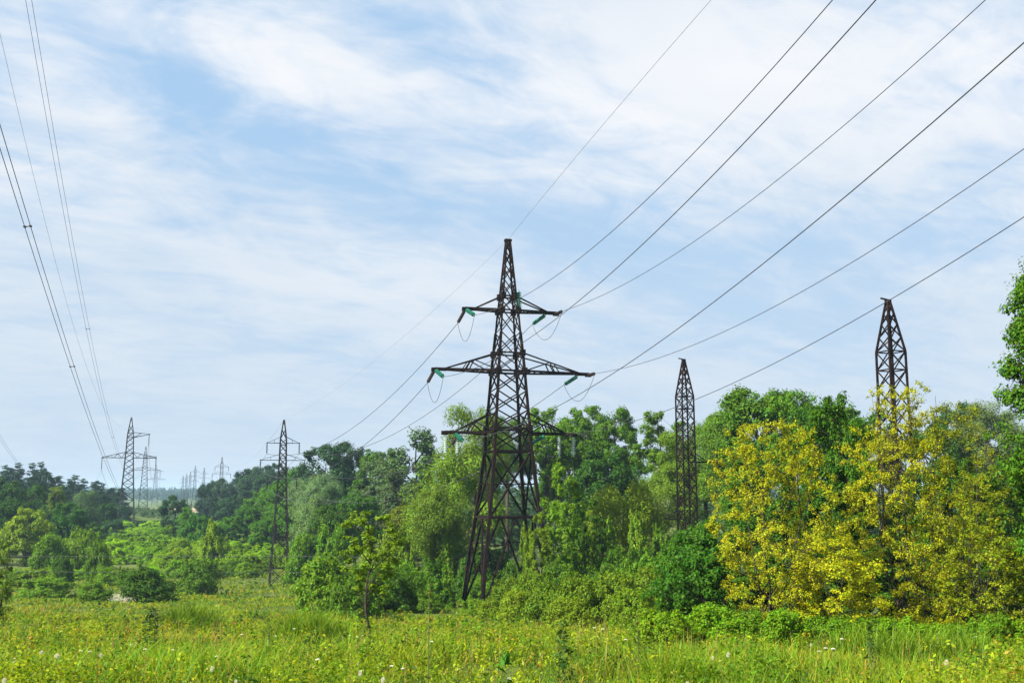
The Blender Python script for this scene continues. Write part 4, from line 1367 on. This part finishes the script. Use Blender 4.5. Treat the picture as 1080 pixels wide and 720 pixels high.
def meadow():
    rs = np.random.RandomState(17)
    Xs, Ds, hs, ws, ts = [], [], [], [], []
    for (n, d0, d1, lo, hi) in ((34000, 6, 14, -0.62, 0.62), (52000, 14, 26, -0.60, 0.60), (60000, 26, 45, -0.58, 0.58), (60000, 45, 75, -0.58, 0.3),
                                (45000, 75, 120, -0.58, 0.0), (26000, 120, 185, -0.58, -0.12)):
        X, D = sample_strip(rs, n, d0, d1, lo, hi)
        p = PATCH(X, D); q = 0.6 * vnoise(X, D, 3.1, 11) + 0.4 * vnoise(X, D, 1.0, 12); r = vnoise(X, D, 9, 21)
        h = (0.05 + 0.62 * np.clip((p - 0.25) * 1.8, 0, 1.1)) * (0.6 + 0.7 * rs.rand(n)) * np.clip(1.2 - D / 110, 0.55, 1)
        w = (0.007 + 0.0006 * D) * (0.7 + 0.6 * rs.rand(n))
        c = mixc((0.085, 0.165, 0.008), (0.235, 0.28, 0.008), np.clip((q - 0.3) * 2.0, 0, 1))
        g = np.clip((p - 0.55) * 4, 0, 1)
        c = c * (1 - g[:, None]) + np.array([[0.12, 0.24, 0.010]]) * g[:, None]
        dry = (rs.rand(n) < 0.10 + 0.25 * np.clip((r - 0.5) * 3, 0, 1))
        c[dry] = mixc((0.27, 0.21, 0.04), (0.34, 0.22, 0.03), rs.rand(dry.sum()))
        c *= (0.75 + 0.5 * rs.rand(n, 1))
        Xs.append(X); Ds.append(D); hs.append(h); ws.append(w); ts.append(c)
    X, D, h, w, c = map(np.concatenate, (Xs, Ds, hs, ws, ts))
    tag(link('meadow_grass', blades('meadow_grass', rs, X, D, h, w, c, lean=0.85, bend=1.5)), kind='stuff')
    # leafy herbs: upright stems with many small leaves, in patches of differing height and green
    n = 62000
    X, D = sample_strip(rs, n, 7, 75, -0.6, 0.62)
    X2, D2 = sample_strip(rs, 16000, 7, 16, -0.62, 0.62)
    X3, D3 = sample_strip(rs, 15000, 70, 180, -0.58, -0.05)
    X, D = np.concatenate([X, X2, X3]), np.concatenate([D, D2, D3]); n = len(X)
    q = 0.55 * vnoise(X, D, 3.2, 31) + 0.45 * vnoise(X, D, 1.1, 32)
    ok = rs.rand(n) < 0.15 + 1.6 * np.clip(q - 0.28, 0, 1)
    X, D, q = X[ok], D[ok], q[ok]; n = len(X)
    h = (0.16 + 0.55 * rs.rand(n) ** 1.5) * (0.25 + 2.3 * np.clip(q - 0.25, 0, 1)) * np.clip(1.25 - D / 120, 0.6, 1.1)
    per = 17
    Z = terr(X, D)
    t = rs.rand(n, per) ** 0.6
    spread = (0.16 * (1.1 - t) + 0.03) * (0.6 + 0.9 * rs.rand(n))[:, None]
    ang = rs.rand(n, per) * 6.283
    P = np.stack([X[:, None] + np.cos(ang) * spread, D[:, None] + np.sin(ang) * spread, Z[:, None] + h[:, None] * t], 2).reshape(-1, 3)
    Nn = np.stack([np.cos(ang) * 0.6, np.sin(ang) * 0.6, np.ones_like(ang) * 0.9], 2).reshape(-1, 3) + rs.normal(size=P.shape) * 0.5
    S = np.repeat((0.034 + 0.0015 * D) * (0.6 + 0.9 * rs.rand(n) ** 2), per) * (0.6 + 0.8 * rs.rand(n * per))
    kind = vnoise(X, D, 1.7, 33) + 0.35 * (rs.rand(n) - 0.5)
    cc = mixc((0.075, 0.165, 0.006), (0.235, 0.295, 0.008), np.clip((kind - 0.3) * 2.4, 0, 1))
    och = rs.rand(n) < 0.34 * np.clip((vnoise(X, D, 2.6, 35) - 0.62) * 5, 0, 1)
    cc[och] = mixc((0.30, 0.27, 0.015), (0.30, 0.19, 0.025), rs.rand(och.sum()))
    drk = rs.rand(n) < 0.7 * np.clip((vnoise(X, D, 1.3, 36) - 0.70) * 6, 0, 1)
    cc[drk] = np.array([0.03, 0.075, 0.008])
    cc *= 0.75 + 0.5 * rs.rand(n, 1)
    cc = np.repeat(cc, per, 0)
    v = leaf_cloud(rs, P, Nn, S, 0.45)
    tag(link('meadow_herbs', npmesh('meadow_herbs', v, np.arange(len(v)), np.full(len(P), 4), M_GRASS, tint=np.repeat(cc, 4, 0))), kind='stuff')
    # small yellow and ochre blossom heads in drifts
    n = 1100
    X, D = sample_strip(rs, n, 8, 40, -0.6, 0.6)
    q = 0.6 * vnoise(X, D, 4.5, 41) + 0.4 * vnoise(X, D, 1.5, 42)
    ok = q > 0.52
    X, D, q = X[ok], D[ok], q[ok]; n = len(X)
    per = 9
    hh = 0.32 + 0.3 * rs.rand(n)
    P = np.stack([np.repeat(X, per), np.repeat(D, per), np.repeat(terr(X, D) + hh, per)], 1) + rs.normal(size=(n * per, 3)) * np.array([0.06, 0.06, 0.07])
    S = np.repeat(0.014 + 0.0007 * D, per) * (0.6 + 0.8 * rs.rand(n * per))
    cc = np.repeat(mixc((0.45, 0.38, 0.02), (0.36, 0.22, 0.03), (rs.rand(n) < 0.4).astype(float)), per, 0)
    v = leaf_cloud(rs, P, rs.normal(size=P.shape) + np.array([0, 0, 1.0]), S, 0.8)
    tag(link('meadow_blossom', npmesh('meadow_blossom', v, np.arange(len(v)), np.full(len(P), 4), M_GRASS, tint=np.repeat(cc, 4, 0))), kind='stuff')
    # dry seed stalks
    n = 2600
    X, D = sample_strip(rs, n, 8, 60, -0.6, 0.6)
    h = 0.5 + 0.35 * rs.rand(n)
    c = mixc((0.30, 0.23, 0.07), (0.20, 0.13, 0.05), rs.rand(n))
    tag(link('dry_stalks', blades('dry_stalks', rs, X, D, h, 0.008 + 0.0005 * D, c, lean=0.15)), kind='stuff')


meadow()

M_WHITE = leaf_material('white_petal', 0.25, False, 0.6, 0.12, 0.01)
M_STALK = noisy('green_stalk', (0.06, 0.10, 0.02), (0.11, 0.14, 0.03), 8.0, 0.8)


def umbel_meshes(seed):
    rs = np.random.RandomState(seed)
    st = MB().ring_sweep([(0, 0, 0), (0.02, 0.01, 0.4), (0, 0, 0.8)], [0.006, 0.005, 0.004], 5)
    for i in range(14):
        a = i * 2.4; r = 0.012 * math.sqrt(i + 1) * 1.1
        st.ring_sweep([(0, 0, 0.78), (r * math.cos(a), r * math.sin(a), 0.86)], [0.002, 0.0015], 4)
    n = 260
    r = 0.062 * np.sqrt(rs.rand(n)); a = rs.rand(n) * 6.283
    P = np.stack([r * np.cos(a), r * np.sin(a), 0.865 - r * r * 4 + rs.normal(size=n) * 0.004], 1)
    return st.mesh('stem', M_STALK), leaves_mesh('flower_head', rs, P, rs.normal(size=P.shape) * .5 + np.array([0, 0, 1.5]), 0.013 + 0.006 * rs.rand(n), M_WHITE, 0.9)


def puff_meshes(seed):
    rs = np.random.RandomState(seed)
    st = MB().ring_sweep([(0, 0, 0), (-0.02, 0.01, 0.4), (0, 0, 0.76)], [0.007, 0.006, 0.005], 5)
    n = 420
    d, o = ball(rs, n, 0.3)
    P = o * 0.055 + np.array([0, 0, 0.80])
    return st.mesh('stem', M_STALK), leaves_mesh('seed_head', rs, P, np.cross(d, rs.normal(size=d.shape)), 0.016 + 0.008 * rs.rand(n), M_WHITE, 0.4)


UM = [umbel_meshes(i) for i in range(3)]
PU = [puff_meshes(i + 10) for i in range(2)]
umbels = [(85, 686), (95, 685), (138, 680), (153, 684), (182, 685), (168, 658), (186, 655), (233, 655), (290, 674), (229, 690), (60, 660), (118, 648), (180, 632),
          (627, 664), (636, 667), (697, 659), (741, 650), (740, 654), (413, 699), (425, 703), (805, 653), (864, 684), (871, 686), (879, 689), (947, 657), (1000, 656),
          (735, 660), (788, 655), (560, 655), (519, 660), (369, 668), (377, 670), (383, 669), (310, 665), (255, 671), (335, 700), (455, 676), (888, 678), (1030, 675), (22, 655), (545, 640), (660, 672)]
puffs = [(15, 695), (5, 712), (60, 693), (44, 688), (106, 691), (224, 703), (249, 716), (380, 711), (404, 716), (752, 692), (725, 716), (768, 693), (537, 712), (998, 697), (378, 696), (855, 677)]
for lst, kinds, nm, part, lab, grp in ((umbels, UM, 'white_wildflower', 'flower_head', 'flat topped white wildflower standing in the meadow grass', 'flat white wildflowers in the meadow'),
                                       (puffs, PU, 'thistle_seed_head', 'seed_head', 'round cream coloured seed head on a stalk in the front of the meadow', 'fluffy seed heads in the meadow')):
    for i, (px, py) in enumerate(lst):
        X, D = hit(px, py, 0.55)
        st, fl = kinds[i % len(kinds)]
        root = tag(empty(nm, (X, D, float(terr(X, D))), rg.uniform(0, 6)), lab, 'flower', grp)
        s = rg.uniform(0.9, 1.15)
        hs_ = s * (0.52 if part == 'flower_head' else rg.uniform(0.34, 0.62))
        root.scale = (hs_, hs_, s * 0.66)
        link('stem', st, root)
        f = link(part, fl, root)
        f.color = (0.74, 0.74, 0.68, 1) if part == 'flower_head' else (0.62, 0.61, 0.52, 1)
# a drift of small white blossom by the broad dark bush
rs = np.random.RandomState(3)
pp = []
for i in range(160):
    X, D = hit(118 + rs.normal() * 6 + 18 * rs.rand(), 629 + rs.normal() * 2.0, 0.6)
    for k in range(9):
        pp.append((X + rs.normal() * .10, D + rs.normal() * .15, float(terr(X, D)) + 0.55 + rs.normal() * 0.1))
P = np.array(pp)
o = link('white_blossom_drift', leaves_mesh('white_blossom_drift', rs, P, rs.normal(size=P.shape) + np.array([0, 0, 1.]), np.full(len(P), 0.06), M_WHITE, 0.8))
o.color = (0.62, 0.60, 0.55, 1); tag(o, kind='stuff')


# tall single weeds that stand out of the grass
def weed(px, py_top, py_base_hint, color, label, leaf=0.05, hgt=None, rad=0.10, nl=70, bare=0.3, D=None, name='tall_weed'):
    X, D = hit(px, py_base_hint, 0.0) if D is None else (ray(px, py_top)[0] * D, D)
    z = float(terr(X, D))
    H = at(px, py_top, D).z - z
    rs = np.random.RandomState(int(px) + int(py_top))
    root = tag(empty(name, (X, D, z)), label, 'weed')
    sway = rs.normal(size=2) * 0.02 * H
    mb = MB().ring_sweep([(0, 0, 0), (sway[0], sway[1], H * .5), (sway[0] * .5, 0, H)], [0.012, 0.010, 0.005], 5)
    t = bare + (1 - bare) * rs.rand(nl)
    a = rs.rand(nl) * 6.283
    r = rad * (0.25 + 0.75 * rs.rand(nl)) * np.clip(1.25 - t, 0.2, 1)
    for i in range(0, nl, 3):
        mb.ring_sweep([(0, 0, max(0, t[i] * H - 0.04)), (r[i] * math.cos(a[i]) * 0.9, r[i] * math.sin(a[i]) * 0.9, t[i] * H)], [0.004, 0.002], 4, False)
    mb.build('stem', M_STALK, root)
    P = np.stack([r * np.cos(a), r * np.sin(a), t * H], 1)
    lf = link('leaves', leaves_mesh('leaves', rs, P, rs.normal(size=P.shape) * .6 + np.array([0, 0, .8]), leaf * (0.6 + .8 * rs.rand(nl)), M_LEAF, 0.45), root)
    lf.color = (*color, 1)


weed(453, 612, 716, (0.20, 0.15, 0.05), 'tall thin brown stalk standing up in front of the bushes, right of the sapling', 0.05, rad=0.09, nl=46, bare=0.55, D=15)
weed(594, 655, 716, (0.04, 0.10, 0.016), 'dark leafy weed in the middle of the front meadow', 0.09, rad=0.22, nl=150, bare=0.05, D=16)
weed(672, 648, 716, (0.10, 0.10, 0.03), 'thin reddish stalk with few leaves right of the dark leafy weed', 0.05, rad=0.1, nl=60, bare=0.3, D=16)
weed(162, 640, 700, (0.03, 0.06, 0.016), 'dark brownish weed clump low in the left meadow', 0.10, rad=0.42, nl=260, bare=0.05, D=24)
weed(917, 655, 716, (0.05, 0.10, 0.016), 'slim dark weed in the right part of the front meadow', 0.07, rad=0.15, nl=110, bare=0.05, D=16)
weed(530, 690, 719, (0.07, 0.16, 0.015), 'broad leaved fresh green weed at the bottom of the meadow', 0.14, rad=0.2, nl=60, bare=0.05, D=10.5)
weed(285, 655, 719, (0.10, 0.14, 0.02), 'feathery pale green weed left of the sapling', 0.06, rad=0.2, nl=120, bare=0.1, D=20)


def tussock(px, py_top, D, r, n, h_extra, label):
    """A clump of fresh tall grass standing above its surroundings."""
    X0 = ray(px, py_top)[0] * D
    rs = np.random.RandomState(int(px))
    z0 = float(terr(X0, D))
    H = at(px, py_top, D).z - z0
    a = rs.rand(n) * 6.283; q = r * np.sqrt(rs.rand(n))
    X, Y = X0 + q * np.cos(a), D + q * np.sin(a)
    h = H * (0.35 + 0.65 * rs.rand(n)) * (1 - 0.6 * (q / r) ** 2)
    c = mixc((0.065, 0.15, 0.008), (0.17, 0.25, 0.010), rs.rand(n))
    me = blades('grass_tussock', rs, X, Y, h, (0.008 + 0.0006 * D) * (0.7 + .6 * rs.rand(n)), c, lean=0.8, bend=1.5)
    co = np.zeros(len(me.vertices) * 3, np.float32); me.vertices.foreach_get('co', co)
    co = co.reshape(-1, 3) - np.array([X0, D, z0], np.float32)
    me.vertices.foreach_set('co', co.ravel()); me.update()
    o = link('grass_tussock', me); o.location = (X0, D, z0)
    tag(o, label, 'grass clump')


tussock(708, 664, 15.5, 0.75, 1500, 0, 'thick clump of tall fresh green grass in the front right of the meadow')
tussock(745, 668, 15.0, 0.6, 900, 0, 'tall green grass clump merging with the thick one on its right')
tussock(330, 628, 33, 1.5, 2400, 0, 'broad mound of tall dark grass left of the sapling')
tussock(205, 618, 52, 1.6, 1500, 0, 'tall feathery green grass clump at the meadow edge near the slim pylon')
tussock(930, 640, 25, 1.8, 2200, 0, 'tall green grass below the yellow trees, left of centre there')
tussock(1000, 644, 25, 1.5, 1600, 0, 'tall green grass below the sparse olive tree')
tussock(830, 640, 29, 1.2, 1200, 0, 'pale feathery grass mound where dark low tree and meadow meet')
